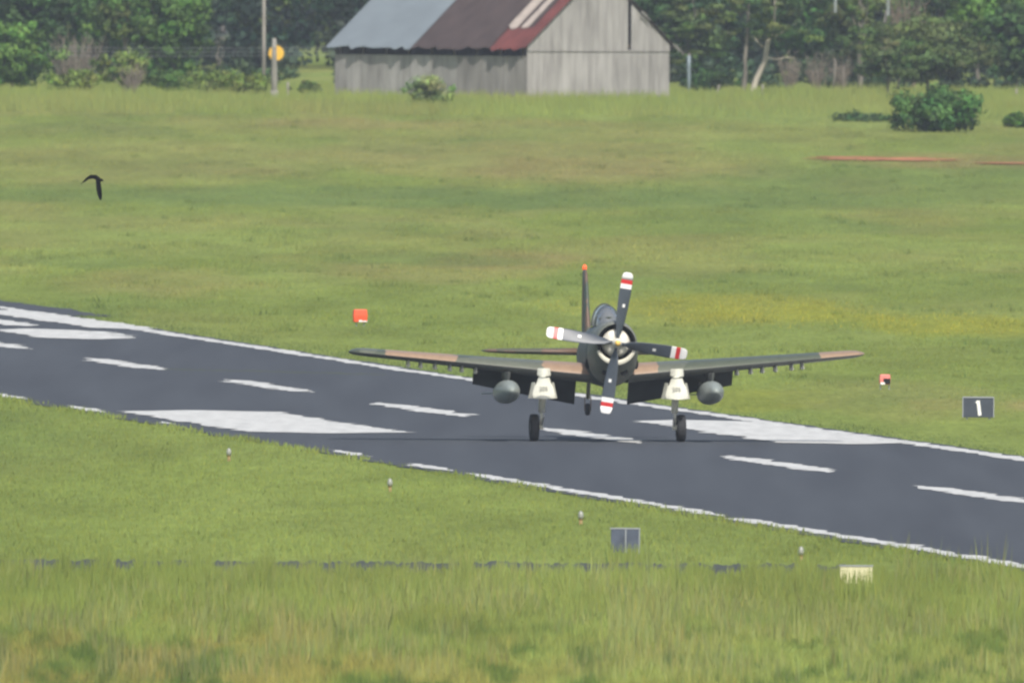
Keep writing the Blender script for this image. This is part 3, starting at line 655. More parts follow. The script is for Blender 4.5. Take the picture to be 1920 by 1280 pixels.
rt_, H_ = post('metal_pole', 1292, 180, 104, 2975, .12, .12, mat('galvanised', (.19, .235, .26), .5, .4, metal=.2), 'pale blue grey metal pole just right of the barn', 'pole')
m = MB(); m.tube([(0, 0, H_), (0, 0, H_ + .12)], [.15, .05], n=10); m.build('cap', M_GT, rt_)
M_WIRE = mat('pale_wire', (.24, .26, .27), .6, .4)
for q, (pya, pyb) in enumerate([(82, 88), (90, 95), (98, 102)]):
    xa, za = at(385, 2962, pya); xc, zc_ = at(700, 2962, pyb); m = MB()
    m.tube([(xa - 22 + (xc - xa + 22) * t, 2962 - CAM_D, za + (zc_ - za) * t - .25 * math.sin(math.pi * t)) for t in np.linspace(0, 1, 14)], .010, n=5)
    o = m.build('overhead_wire', M_WIRE); tag(o, ['topmost', 'middle', 'lowest'][q] + ' of the three pale wires crossing behind the round yellow sign', 'wire', 'wires by the yellow sign')
# transmission line structure whose insulator strings hang into view
xs_, zs_ = at(1614, 3040, -60)
pyl = empty('transmission_pole', (xs_, 3040 - CAM_D, 1.7)); tag(pyl, 'line structure above the frame holding two hanging insulator strings', 'pylon')
m = MB(); m.tube([(0, 0, -.3), (0, 0, 12)], [.16, .13], n=10); m.build('pole', M_BARK, pyl)
m = MB(); m.box((0, 0, zs_ - 1.7 + .9), (5.2, .16, .2)); m.build('crossarm', M_POLE, pyl)
M_GLS = mat('pale_porcelain', (.36, .40, .40), .4, .5)
for (px, py) in ((1566, 24), (1665, 30)):
    xi, zi = at(px, 3040, py); m = MB(); lx = xi - xs_; zt = zs_ - 1.7 + .8; zz = zi - 1.7; k_ = 0; pts = []; rad = []
    while zz < zt:
        pts += [(lx, 0, zz), (lx, 0, zz + .045), (lx, 0, zz + .09)]; rad += [.05, .155 if k_ else .17, .05]; zz += .15; k_ += 1
    m.tube(pts, rad, n=10); m.build('insulator_string', M_GLS, pyl, smooth=True)

# ------------------------------------------------------------------ the aircraft
YAW = math.radians(4.9)
air = empty('propeller_aircraft', (0, 0, .02), YAW)
tag(air, 'camouflaged single propeller attack aircraft rolling toward the camera on the runway', 'aircraft')
def camo(name, cols, scale, regions=None, rough=.55):
    """large soft edged patches of paint; regions: (x0,x1,y0,y1,colour) in the aircraft's own coordinates"""
    m = bpy.data.materials.new(name); m.use_nodes = True; n = m.node_tree; p = n.nodes['Principled BSDF']; p.inputs['Roughness'].default_value = rough
    p.inputs['Specular IOR Level'].default_value = .45
    tc = n.nodes.new('ShaderNodeTexCoord'); nz = n.nodes.new('ShaderNodeTexNoise'); nz.inputs['Scale'].default_value = scale; nz.inputs['Detail'].default_value = 1
    n.links.new(tc.outputs['Object'], nz.inputs[0]); r = n.nodes.new('ShaderNodeValToRGB'); r.color_ramp.interpolation = 'CONSTANT'
    e = r.color_ramp.elements; e[0].position = 0; e[0].color = (*cols[0], 1); e[1].position = .5; e[1].color = (*cols[1], 1)
    if len(cols) > 2: k = e.new(.62); k.color = (*cols[2], 1)
    n.links.new(nz.outputs[0], r.inputs[0]); cur = r.outputs[0]
    if regions:
        sx = n.nodes.new('ShaderNodeSeparateXYZ'); nd = n.nodes.new('ShaderNodeTexNoise'); nd.inputs['Scale'].default_value = 1.3
        n.links.new(tc.outputs['Object'], nd.inputs[0]); n.links.new(tc.outputs['Object'], sx.inputs[0])
        ad = n.nodes.new('ShaderNodeMath'); ad.operation = 'MULTIPLY_ADD'; ad.inputs[1].default_value = .8; n.links.new(nd.outputs[0], ad.inputs[0]); n.links.new(sx.outputs[0], ad.inputs[2])
        for (x0, x1, c) in regions:
            g = n.nodes.new('ShaderNodeMath'); g.operation = 'GREATER_THAN'; g.inputs[1].default_value = x0 + .4; n.links.new(ad.outputs[0], g.inputs[0])
            l = n.nodes.new('ShaderNodeMath'); l.operation = 'LESS_THAN'; l.inputs[1].default_value = x1 + .4; n.links.new(ad.outputs[0], l.inputs[0])
            mu = n.nodes.new('ShaderNodeMath'); mu.operation = 'MULTIPLY'; n.links.new(g.outputs[0], mu.inputs[0]); n.links.new(l.outputs[0], mu.inputs[1])
            mx = n.nodes.new('ShaderNodeMixRGB'); n.links.new(mu.outputs[0], mx.inputs[0]); n.links.new(cur, mx.inputs[1]); mx.inputs[2].default_value = (*c, 1); cur = mx.outputs[0]
    dz = n.nodes.new('ShaderNodeTexNoise'); dz.inputs['Scale'].default_value = 6; dz.inputs['Detail'].default_value = 6; n.links.new(tc.outputs['Object'], dz.inputs[0])
    mr = n.nodes.new('ShaderNodeMapRange'); mr.inputs['To Min'].default_value = .75; mr.inputs['To Max'].default_value = 1.2; n.links.new(dz.outputs[0], mr.inputs[0])
    vm = n.nodes.new('ShaderNodeVectorMath'); vm.operation = 'SCALE'; n.links.new(cur, vm.inputs[0]); n.links.new(mr.outputs[0], vm.inputs['Scale']); n.links.new(vm.outputs[0], p.inputs['Base Color'])
    return m
G1, G2, TAN, GRY = (.080, .094, .066), (.115, .125, .095), (.30, .205, .135), (.17, .18, .175)
M_FUS = camo('fuselage_camouflage', [(.06, .075, .075), (.095, .11, .095)], .55)
M_WTOP = camo('wing_camouflage', [G1, G2], .5, [(-6.5, -4.55, TAN), (-2.0, -.5, TAN), (.5, 1.35, TAN), (6.3, 8.5, TAN)], rough=.4)
M_WBOT = mat('wing_underside', (.12, .125, .12), .6, .3, noise=(2, .15))
M_FIN = camo('fin_camouflage', [(.09, .09, .06), (.15, .10, .07), (.07, .09, .07)], .9)
M_CREAM = mat('cream_gear_paint', (.70, .70, .60), .45, .4, noise=(3, .08))
M_FLAP = mat('flap_paint', (.072, .08, .085), .6, .3, noise=(2, .2)); M_BLACK = mat('black_and_recess_shade', (.012, .013, .015), .8, .2)  # the black also paints the shade inside engine and intake openings
M_BLADEP = mat('blade_paint', (.055, .068, .085), .45, .6, noise=(3, .1)); M_WTIP = mat('white_paint', (.80, .80, .78), .4, .5); M_RTIP = mat('red_paint', (.55, .03, .03), .4, .5)
M_TYRE = mat('tyre_rubber', (.03, .031, .034), .8, .3, noise=(6, .2)); M_METAL = mat('bright_metal', (.62, .62, .62), .35, .5, metal=.6)
M_GLASS = mat('canopy_glass', (.15, .16, .165), .12, .7, coat=.5); M_TANK = mat('tank_paint', (.24, .27, .25), .4, .5, noise=(2, .12))
M_CASE = mat('engine_case', (.70, .67, .58), .5, .4, noise=(7, .3)); M_YEL = mat('yellow_cap', (.75, .50, .12), .4, .5)
M_CHIN = camo('cowl_camouflage', [(.14, .15, .125), (.17, .175, .15)], .9); M_LIP = mat('lip_lit_cream', (.60, .58, .48), .4, .5, noise=(3, .1))

def ring(y, zt, zb_, hw, n_=36, e=2.25, cx=0):
    cz = (zt + zb_) / 2; hz = (zt - zb_) / 2; out = []
    for j in range(n_):
        t = 2 * math.pi * j / n_; c, s = math.cos(t), math.sin(t)
        out.append((cx + hw * math.copysign(abs(c) ** (2 / e), c), y, cz + hz * math.copysign(abs(s) ** (2 / e), s)))
    return out
m = MB(); m.loft([ring(*q) for q in [(-1.50, 3.46, 1.72, .72), (-.6, 3.47, 1.62, .745), (.4, 3.46, 1.60, .745), (2.0, 3.42, 1.62, .70), (3.4, 3.26, 1.70, .62),
      (5.0, 3.03, 1.88, .50), (6.6, 2.84, 2.06, .34), (7.9, 2.68, 2.2, .20), (8.8, 2.55, 2.32, .08)]]); m.build('fuselage', M_FUS, air, smooth=True)
# cowling
m = MB(); m.loft([ring(-2.42, 3.40, 2.44, .48, e=2), ring(-2.72, 3.45, 2.40, .53, e=2), ring(-2.80, 3.49, 2.36, .57, e=2)], cap=False, mi=1); m.loft([ring(-2.80, 3.49, 2.36, .57, e=2), ring(-2.74, 3.54, 2.30, .61, e=2), ring(-2.60, 3.57, 2.20, .635, e=2),
      ring(-2.50, 3.58, 2.06, .65, e=2.1), ring(-2.38, 3.59, 1.94, .665, e=2.15), ring(-2.1, 3.58, 1.82, .70), ring(-1.48, 3.52, 1.69, .745)], cap=False); m.build('cowling', [M_CHIN, M_BLACK], air, smooth=True)  # inner rings coloured black for the shade inside the cowl mouth
m = MB(); rings = []
for t in np.radians(np.linspace(-158, -22, 26)):
    c, s = math.cos(t), math.sin(t); row = []; th = .035 + .045 * min(1, abs(math.sin(t)))
    for a_ in np.linspace(0, 2 * math.pi, 9)[:-1]:
        rr = .575 + th * math.cos(a_); row.append((rr * c, -2.80 - .03 * math.sin(a_) + .02, 2.925 + rr * s))
    rings.append(row)
m.loft(rings); m.build('cowl_lip_lit', M_LIP, air, smooth=True)  # pale lower arc only: the lit part of the lip put into colour
m = MB(); m.loft([ring(-2.45, 3.44, 2.4, .52, e=2), ring(-2.40, 3.44, 2.4, .52, e=2)]); eng = m.build('engine_and_recess_shade', M_BLACK, air)  # black disc paints the shade deep in the cowl opening
for j in range(9):
    t = 2 * math.pi * j / 9 + .2; m = MB(); c, s = math.cos(t), math.sin(t)
    m.tube([(.22 * c, -2.5, 2.93 + .22 * s), (.47 * c, -2.5, 2.93 + .47 * s)], [.085, .07], n=10); m.build('cylinder_head', mat('cylinder_metal', (.07, .07, .072), .6, .5) if j == 0 else bpy.data.materials['cylinder_metal'], eng, smooth=True)
m = MB(); m.loft([ring(yq, 2.93 + r0, 2.93 - r0, r0, e=2, n_=28) for yq, r0 in ((-2.46, .42), (-2.64, .415), (-2.76, .38), (-2.83, .30), (-2.87, .2))]); m.build('gear_case', M_CASE, air, smooth=True)
for sx in (-1, 1):
    m = MB(); m.loft([ring(-2.485, 2.165, 1.965, .115, e=2, cx=sx * .27), ring(-2.2, 2.165, 1.965, .115, e=2, cx=sx * .27)], mi=0); m.build('cooler_intake_shade', M_BLACK, air)  # closed black plug, the shade of the intake hole put into colour
    m = MB(); m.loft([ring(yq, 2.45, 2.15, r0, e=2, cx=sx * .72, n_=16) for yq, r0 in ((-1.5, .03), (-1.3, .07), (-1.0, .05))]); m.build('exhaust_stub', M_BLACK, air, smooth=True)
# canopy
def dome(sx, y0, y1, z0, h, hw, n_=14, k_=16, p_=.62):
    rings = []
    for i in range(k_ + 1):
        t = i / k_; f_ = max(.02, math.sin(math.pi * t ** .75) ** p_); y_ = y0 + (y1 - y0) * t
        rings.append([(sx + hw * f_ ** .6 * math.cos(a_), y_, z0 + h * f_ * math.sin(a_) - .04 * t) for a_ in np.linspace(0, math.pi, n_)])
    return rings
m = MB(); m.loft(dome(0, -.35, 3.2, 3.40, .64, .385), closed=False); cano = m.build('canopy', M_GLASS, air, smooth=True)
for (y_, f_) in ((.38, .93), (1.3, 1.0)):
    m = MB(); m.tube([(.39 * f_ ** .6 * math.cos(a_), y_, 3.40 + .645 * f_ * math.sin(a_)) for a_ in np.linspace(0, math.pi, 15)], .022, n=5); m.build('canopy_frame', M_FUS, cano)
m = MB(); m.tube([(-.27, -.02, 3.62), (0, -.22, 3.66), (.27, -.02, 3.62)], .03, n=5); m.build('canopy_frame', M_FUS, cano)
# wings
def airfoil(c, th, n_=13):
    up, lo = [], []
    for i in range(n_):
        t = .5 * (1 - math.cos(math.pi * i / (n_ - 1))); yt = 5 * th * (.2969 * math.sqrt(t) - .126 * t - .3516 * t * t + .2843 * t ** 3 - .1015 * t ** 4)
        cam_ = .035 * 4 * t * (1 - t); up.append((t * c, (yt + cam_) * c)); lo.append((t * c, (-yt + cam_) * c))
    return up, lo
def wsec(x): 
    ax = abs(x); k_ = (ax - .6) / 7.0; c = 3.35 - 1.55 * k_; th = .175 - .05 * k_; yl = -.75 + .55 * k_; zl = 1.99 + .0905 * (ax - .75)
    if ax > 7.2: q = math.sqrt(max(.02, 1 - ((ax - 7.2) / .45) ** 2)); yl += (1 - q) * c * .35; c *= q; th *= (.5 + .5 * q)
    return c, th, yl, zl
INC = math.radians(3.2)
def wpt(x, a_, b_, yl, zl): return (x, yl + a_ * math.cos(INC) + b_ * math.sin(INC), zl - a_ * math.sin(INC) + b_ * math.cos(INC))
for sx in (-1, 1):
    m = MB(); X = [.55, 1.2, 2.17, 3.0, 3.9, 5.0, 6.0, 6.9, 7.2, 7.4, 7.55, 7.63]
    ups, los = [], []
    for x in X:
        c, th, yl, zl = wsec(x); u_, l_ = airfoil(c, th); ups.append([wpt(sx * x, a_, b_, yl, zl) for a_, b_ in u_]); los.append([wpt(sx * x, a_, b_, yl, zl) for a_, b_ in l_])
    m.loft(ups, closed=False, mi=0); m.loft(los, closed=False, mi=1)
    m.loft([ups[-1], los[-1]], closed=False, mi=0)
    wing = m.build('wing', [M_WTOP, M_WBOT], air, smooth=True)
    # lowered flap
    m = MB(); rows = []
    for x in (.78, 2.2, 3.85):
        c, th, yl, zl = wsec(x); fc = (.98 if x < 1 else .82 if x < 3 else .62); hy, hz = wpt(x, c * .78, -.02, yl, zl)[1:]
        A = math.radians(52); row = []
        for (a_, b_) in ((0, .05), (fc * .5, .05), (fc, .0), (fc * .5, -.03), (0, -.06)):
            row.append((sx * x, hy + a_ * math.cos(A) + b_ * math.sin(A), hz - a_ * math.sin(A) + b_ * math.cos(A)))
        rows.append(row)
    m.loft(rows); m.build('flap', M_FLAP, wing)
    m = MB(); m.box((sx * .98, 2.2, 1.52), (.12, .5, .12), Matrix.Rotation(-.6, 3, 'X')); m.build('flap_hinge', M_METAL, wing); m = MB(); m.box((sx * 2.9, 2.0, 1.62), (.06, .45, .08), Matrix.Rotation(-.6, 3, 'X')); m.build('flap_hinge', M_METAL, wing)
    # stores pylons
    for x in ([5.91, 5.54, 5.12, 4.68, 4.33, 3.93] if sx < 0 else [3.82, 4.23, 4.58, 4.97, 5.45, 5.77]):
        c, th, yl, zl = wsec(x); m = MB(); y0 = yl + .12
        rows = [[(sx * x + w_ * q, y_, z_) for q, y_ in ((-1, y0 + .1), (0, y0), (1, y0 + .1), (1, y0 + .75), (0, y0 + .9), (-1, y0 + .75))] for z_, w_ in ((zl - .06, .03), (zl - .22, .035), (zl - .30, .022))]
        m.loft(rows); m.box((sx * x, y0 + .12, zl - .25), (.11, .04, .03)); m.box((sx * x, y0 + .5, zl - .26), (.12, .04, .03)); m.build('stores_pylon', mat('pylon_paint', (.46, .46, .43), .5, .4) if 'pylon_paint' not in bpy.data.materials else bpy.data.materials['pylon_paint'], wing)
    # drop tank
    m = MB(); xt, zt = sx * 3.02, 1.47; rows = []
    for (y_, r0) in ((-2.25, .02), (-2.15, .10), (-1.9, .195), (-1.5, .285), (-1.0, .335), (-.2, .35), (.7, .33), (1.5, .23), (2.1, .10), (2.4, .03)):
        rows.append([(xt + r0 * math.cos(t), y_, zt - .05 * (y_ + 1) * .6 + r0 * math.sin(t)) for t in np.linspace(0, 2 * math.pi, 25)[:-1]])
    m.loft(rows); tank = m.build('drop_tank', M_TANK, air, smooth=True)
    for t in (math.pi * .97, math.pi * .03):
        m = MB(); c, s = math.cos(t), math.sin(t); m.add([(xt + .15 * c, 1.4, zt - .1), (xt + .55 * c, 1.9, zt - .12), (xt + .55 * c, 2.3, zt - .12), (xt + .08 * c, 2.3, zt - .1),
            (xt + .15 * c, 1.4, zt - .07), (xt + .55 * c, 1.9, zt - .09), (xt + .55 * c, 2.3, zt - .09), (xt + .08 * c, 2.3, zt - .07)], [(0, 1, 2, 3), (4, 7, 6, 5), (0, 4, 5, 1), (1, 5, 6, 2), (2, 6, 7, 3), (3, 7, 4, 0)]); m.build('tank_fin', M_TANK, tank)
    m = MB(); m.loft([[(xt + w_ * q, y_, z_) for q, y_ in ((-1, -.55), (0, -.8), (1, -.55), (1, .5), (0, .8), (-1, .5))] for z_, w_ in ((2.05, .09), (1.9, .08), (1.78, .06))]); m.build('tank_pylon', M_WBOT, wing)
    # main gear
    gx = sx * 1.97
    gear = empty('main_gear', (0, 0, 0)); gear.parent = air
    def panel(prof, y_, bul, xoff=0, th=.03):
        rows = []
        for z_, w_ in prof:
            row = []
            for q in np.linspace(-1, 1, 9): row.append((gx + xoff + w_ * q, y_ - bul * (1 - q * q) - (2.1 - z_) * .08, z_))
            rows.append(row + [(a_, b_ + th, c_) for a_, b_, c_ in row[::-1]])
        return rows
    m = MB(); m.loft(panel([(2.16, .17), (2.10, .19), (1.96, .20), (1.925, .185)], -.86, .16)); m.loft(panel([(1.90, .16), (1.84, .175), (1.72, .215), (1.62, .27), (1.50, .31), (1.36, .335), (1.275, .32), (1.255, .28)], -.84, .12)); m.build('gear_fairing', M_CREAM, gear, smooth=False)
    for q in (-1, 1):
        m = MB(); xi, xo = gx + q * .30, gx + q * .43; m.add([(gx + q * .27, -.80, 1.74), (gx + q * .33, -.52, 1.74), (xo, -.50, 1.27), (xi, -.78, 1.27), (gx + q * .25, -.78, 1.74), (gx + q * .31, -.50, 1.74), (xo - q * .02, -.48, 1.27), (xi - q * .02, -.76, 1.27)],
            [(0, 1, 2, 3), (4, 7, 6, 5), (0, 4, 5, 1), (1, 5, 6, 2), (2, 6, 7, 3), (3, 7, 4, 0)]); m.build('gear_door', M_CREAM, gear)
    m = MB(); m.tube([(gx, -.45, 1.95), (gx, -.32, 1.3), (gx + sx * .0, -.2, .86)], [.11, .105, .10], n=12); m.tube([(gx, -.2, .88), (gx, -.06, .42)], [.05, .05], n=10)
    m.box((gx + sx * .015, -.03, .42), (.13, .16, .14)); m.tube([(gx, -.02, .40), (gx + sx * .2, -.02, .40)], [.045, .045], n=10); m.build('strut', M_CREAM, gear, smooth=True)
    m = MB(); m.tube([(gx - sx * .02, -.28, 1.0), (gx - sx * .04, -.42, .72), (gx - sx * .02, -.13, .50)], [.03, .03, .03], n=6); m.build('torque_link', M_METAL, gear)
    wx = sx * 2.175; m = MB(); prof = [(-.12, .22), (-.135, .30), (-.12, .375), (-.06, .398), (.06, .398), (.12, .375), (.135, .30), (.12, .22)]
    m.loft([[(wx + a_, .0 + r0 * math.cos(t), .40 + r0 * math.sin(t)) for t in np.linspace(0, 2 * math.pi, 33)[:-1]] for a_, r0 in prof], cap=False); wh = m.build('tyre', M_TYRE, gear, smooth=True)
    m = MB(); m.loft([[(wx + a_, r0 * math.cos(t), .40 + r0 * math.sin(t)) for t in np.linspace(0, 2 * math.pi, 25)[:-1]] for a_, r0 in ((-.10, .225), (-.07, .12), (.07, .12), (.10, .225))]); m.build('rim', M_METAL, gear, smooth=True)
    # stencilled number on the fairing
    tcv = bpy.data.curves.new('number', 'FONT'); tcv.body = '205'; tcv.size = .17; tcv.align_x = 'CENTER'; tcv.extrude = .004
    to = bpy.data.objects.new('tmp', tcv); COL.objects.link(to); bpy.context.view_layer.update()
    tm = bpy.data.meshes.new_from_object(to.evaluated_get(bpy.context.evaluated_depsgraph_get())); bpy.data.objects.remove(to)
    no = bpy.data.objects.new('stencilled_number', tm); COL.objects.link(no); tm.materials.clear(); tm.materials.append(mat('stencil_grey', (.25, .25, .22), .7) if 'stencil_grey' not in bpy.data.materials else bpy.data.materials['stencil_grey'])
    no.parent = gear; no.location = (gx - .02, -1.025, 1.50); no.rotation_euler = (math.radians(90), 0, 0)
# tail
m = MB(); rows = []
for (z_, y0, y1, th) in ((2.62, 6.0, 8.9, .25), (3.0, 6.5, 8.9, .24), (3.8, 6.95, 8.95, .19), (4.5, 7.3, 8.9, .15), (4.9, 7.55, 8.8, .12), (5.0, 7.8, 8.6, .06)):
    u_, l_ = airfoil(1, .1); row = [(th / .1 * b_ * 1.0 - .035 * 4 * a_ * (1 - a_) * th / .1, y0 + (y1 - y0) * a_, z_) for a_, b_ in u_] ; low = [(-p_[0], p_[1], p_[2]) for p_ in row[1:-1][::-1]]
    rows.append(row + low)
m.loft(rows); fin = m.build('tail_fin', M_FIN, air, smooth=True)
m = MB(); m.loft([[(r0 * math.cos(t), 8.1 + r0 * math.sin(t), z_) for t in np.linspace(0, 2 * math.pi, 13)[:-1]] for z_, r0 in ((4.98, .06), (5.06, .065), (5.12, .04), (5.14, .01))])
M_BEAC = bpy.data.materials.new('beacon'); M_BEAC.use_nodes = True; pb = M_BEAC.node_tree.nodes['Principled BSDF']; pb.inputs['Base Color'].default_value = (.8, .08, .02, 1); pb.inputs['Emission Color'].default_value = (1, .12, .03, 1); pb.inputs['Emission Strength'].default_value = .9
m.build('beacon', M_BEAC, fin, smooth=True)
for sx in (-1, 1):
    m = MB(); rows = []
    for (x, c, th) in ((.15, 1.5, .15), (1.2, 1.35, .145), (2.4, 1.1, .14), (2.9, .85, .12), (3.06, .5, .06)):
        u_, l_ = airfoil(c, th); sym = [(a_, b_ - .035 * 4 * (a_ / c) * (1 - a_ / c) * c) for a_, b_ in u_]
        y0 = 8.3 - c; rows.append([(sx * x, y0 + a_, 2.56 + .004 * x + b_) for a_, b_ in sym] + [(sx * x, y0 + a_, 2.56 + .004 * x - b_) for a_, b_ in sym[1:-1][::-1]])
    m.loft(rows); m.build('tailplane', M_FIN, air, smooth=True)
m = MB(); m.tube([(0, 6.2, 2.15), (0, 6.55, 1.45), (0, 6.7, 1.2)], [.05, .06, .07], n=8); m.box((.09, 6.78, 1.02), (.02, .12, .42)); m.box((-.09, 6.78, 1.02), (.02, .12, .42)); tw = m.build('tail_strut', M_FIN, air)
m = MB(); m.loft([[(a_, 6.8 + r0 * math.cos(t), .86 + r0 * math.sin(t)) for t in np.linspace(0, 2 * math.pi, 21)[:-1]] for a_, r0 in ((-.06, .1), (-.07, .15), (-.03, .18), (.03, .18), (.07, .15), (.06, .1))]); m.build('tail_wheel', M_TYRE, air, smooth=True)
m = MB(); m.loft([ring(1.3 + q * .03, 1.62, 1.54, r0, e=2, n_=10) for q, r0 in ((0, .03), (1, .05), (2, .03))]); m.build('belly_light', M_RTIP, air)
# propeller
prop = empty('propeller', (0, -2.95, 2.93)); prop.parent = air
m = MB(); m.loft([[(r0 * math.cos(t), y_, r0 * math.sin(t)) for t in np.linspace(0, 2 * math.pi, 25)[:-1]] for y_, r0 in ((.12, .13), (0, .15), (-.12, .14), (-.2, .10), (-.24, .085))]); m.build('hub', M_CASE, prop, smooth=True)
m = MB(); m.loft([[(r0 * math.cos(t), y_, r0 * math.sin(t)) for t in np.linspace(0, 2 * math.pi, 21)[:-1]] for y_, r0 in ((-.22, .085), (-.34, .085), (-.40, .06), (-.42, .02))]); m.build('hub_cap', M_YEL, prop, smooth=True)
PR = [(.10, .09, .09, 60), (.24, .11, .09, 50), (.38, .26, .06, 42), (.7, .35, .04, 34), (1.0, .38, .03, 29), (1.3, .395, .025, 25), (1.55, .40, .022, 22), (1.62, .385, .02, 24), (1.621, .385, .02, 24), (1.76, .38, .018, 22), (1.761, .38, .018, 22), (1.89, .37, .016, 21), (1.891, .37, .016, 21), (2.0, .35, .014, 20), (2.07, .29, .012, 20), (2.105, .17, .008, 20)]
for kb in range(4):
    m = MB(); rows = []
    for r0, w_, th, be in PR:
        b_ = math.radians(be); row = []
        for t in np.linspace(0, 2 * math.pi, 17)[:-1]:
            cx_, cy_ = w_ / 2 * math.cos(t), th / 2 * math.sin(t) * (1.0); row.append((cx_ * math.cos(b_) - cy_ * math.sin(b_), cx_ * math.sin(b_) + cy_ * math.cos(b_), r0))
        rows.append(row)
    m.loft(rows[:9], mi=0); m.loft(rows[8:11], cap=False, mi=1); m.loft(rows[10:13], cap=False, mi=2); m.loft(rows[12:], mi=1)
    bl = m.build('blade', [M_BLADEP, M_WTIP, M_RTIP], prop, smooth=True)
    bl.rotation_euler = (0, math.radians(9.0 + 90 * kb), 0)
    m = MB(); b_ = math.radians(31); m.box((.02, -.022, 1.12), (.09, .006, .10), Matrix.Rotation(b_, 3, 'Z')); m.build('decal', M_WTIP, bl)

# ------------------------------------------------------------------ airfield furniture
def gpt(px, py):
    """flat ground point under a photo pixel"""
    Y = Yof(py); 
    for _ in range(6):
        x, z = at(px, Y, py); Y *= CAM_H / (CAM_H - z)
    return at(px, Y, py)[0], Y - CAM_D
M_SIGN = mat('sign_black', (.045, .055, .075), .5, .4, noise=(4, .12)); M_FRAME = mat('sign_frame', (.30, .32, .34), .5, .4)
x_, y_ = gpt(1834, 786); sg = empty('distance_sign', (x_, y_, 0), math.radians(3)); tag(sg, 'dark square sign with a white number 1 beside the runway', 'sign')
m = MB(); m.box((0, 0, .36), (.93, .16, .60)); m.build('panel', M_SIGN, sg, bevel=.015)
m = MB(); m.box((0, 0, .68), (.97, .20, .035)); m.box((-.475, 0, .36), (.025, .2, .60)); m.box((.475, 0, .36), (.025, .2, .60)); m.build('frame', M_FRAME, sg)
m = MB(); Rm = Matrix.Rotation(math.radians(-7), 3, 'Y'); m.box((.02, -.085, .35), (.10, .012, .46), Rm); m.box((-.045, -.085, .54), (.09, .011, .05), Matrix.Rotation(math.radians(-40), 3, 'Y')); m.build('number', M_WTIP, sg)
for dx in (-.35, .35):
    m = MB(); m.tube([(dx, 0, -.1), (dx, 0, .07)], .03, n=8); m.build('leg', M_FRAME, sg)
x_, y_ = gpt(1172, 1046); sg = empty('blank_sign', (x_, y_, 0), math.radians(-5)); tag(sg, 'dark blue grey sign back half hidden by grass in front of the runway', 'sign')
m = MB(); m.box((0, 0, .42), (.70, .14, .60)); m.build('panel', mat('sign_back', (.075, .09, .125), .6, .3, noise=(3, .25)), sg, bevel=.01)
m = MB(); m.box((0, 0, .735), (.74, .17, .03)); m.box((.02, -.08, .42), (.03, .02, .6)); m.box((.355, 0, .42), (.02, .17, .6)); m.build('frame', M_FRAME, sg)
for dx in (-.28, .28):
    m = MB(); m.tube([(dx, 0, -.1), (dx, 0, .12)], .03, n=8); m.build('leg', M_FRAME, sg)
x_, y_ = gpt(1605, 1122); sg = empty('taxiway_sign', (x_, y_, 0), math.radians(4)); tag(sg, 'pale yellow sign half sunk in tall grass at lower right', 'sign')
m = MB(); m.box((0, 0, .50), (.76, .14, .52)); m.build('panel', mat('pale_yellow_sign', (.66, .62, .40), .5, .3, noise=(3, .1)), sg, bevel=.012)
m = MB(); m.box((0, 0, .775), (.80, .18, .03)); m.build('frame', M_FRAME, sg)
for dx in (-.3, .3):
    m = MB(); m.tube([(dx, 0, -.1), (dx, 0, .24)], .03, n=8); m.build('leg', M_FRAME, sg)
# extra blades before the two near signs
for (sx_, sy_, hw_, n_, hh) in ((x_, y_ - 6, .5, 620, .95), (gpt(1172, 1046)[0], gpt(1172, 1046)[1] - 5, .45, 260, .50)):
    xx = rng.uniform(sx_ - hw_, sx_ + hw_, n_); yy_ = rng.uniform(sy_ - 4, sy_ + 5, n_)
    g = blades('sign_grass', xx, yy_, rng.uniform(.25, 1, n_) * hh, np.full(n_, .035), .25, (.95, 1.25)); tag(g, 'grass blades growing up in front of the ' + ('pale yellow' if hh > .6 else 'dark blue grey') + ' sign', 'grass', kind='stuff')
M_OR = mat('orange_marker', (.85, .10, .035), .5, .4, noise=(4, .1))
def marker(px, py, lab, mcol, wd, ht, face=None):
    x_, y_ = gpt(px, py); r0 = empty('airfield_marker', (x_, y_, 0), math.radians(8)); tag(r0, lab, 'marker', )
    m = MB(); m.loft([[(sx * a_, sy * a_ * .6, z_) for sx, sy in ((-1, -1), (1, -1), (1, 1), (-1, 1))] for z_, a_ in ((.16, wd / 2 * .92), (.16 + ht * .5, wd / 2), (.16 + ht, wd / 2 * .9))]); m.build('body', mcol, r0, bevel=.03)
    for dx in (-.14, .14):
        m = MB(); m.tube([(dx, 0, -.05), (dx, 0, .18)], .022, n=8); m.build('leg', M_FRAME, r0)
    return r0
a0 = marker(675, 612, 'bright orange red square marker in the grass behind the left wing', M_OR, .52, .46)
m = MB(); m.box((-.0, -.14, .20), (.12, .03, .07)); m.box((.16, -.14, .19), (.16, .03, .04)); m.build('bracket', M_WTIP, a0)
a1 = marker(1659, 730, 'small faded red marker with black lower corner, right of the wingtip', mat('faded_red', (.72, .22, .19), .6, .3, noise=(4, .15)), .36, .33)
m = MB(); m.box((.05, -.12, .27), (.22, .03, .17)); m.build('black_panel', M_BLACK, a1)
m = MB(); m.box((-.09, -.12, .20), (.14, .035, .07)); m.build('white_plate', M_WTIP, a1)
M_LENS = mat('frosted_lens', (.27, .28, .24), .3, .5); M_LBASE = mat('light_base', (.36, .25, .12), .6, .3)
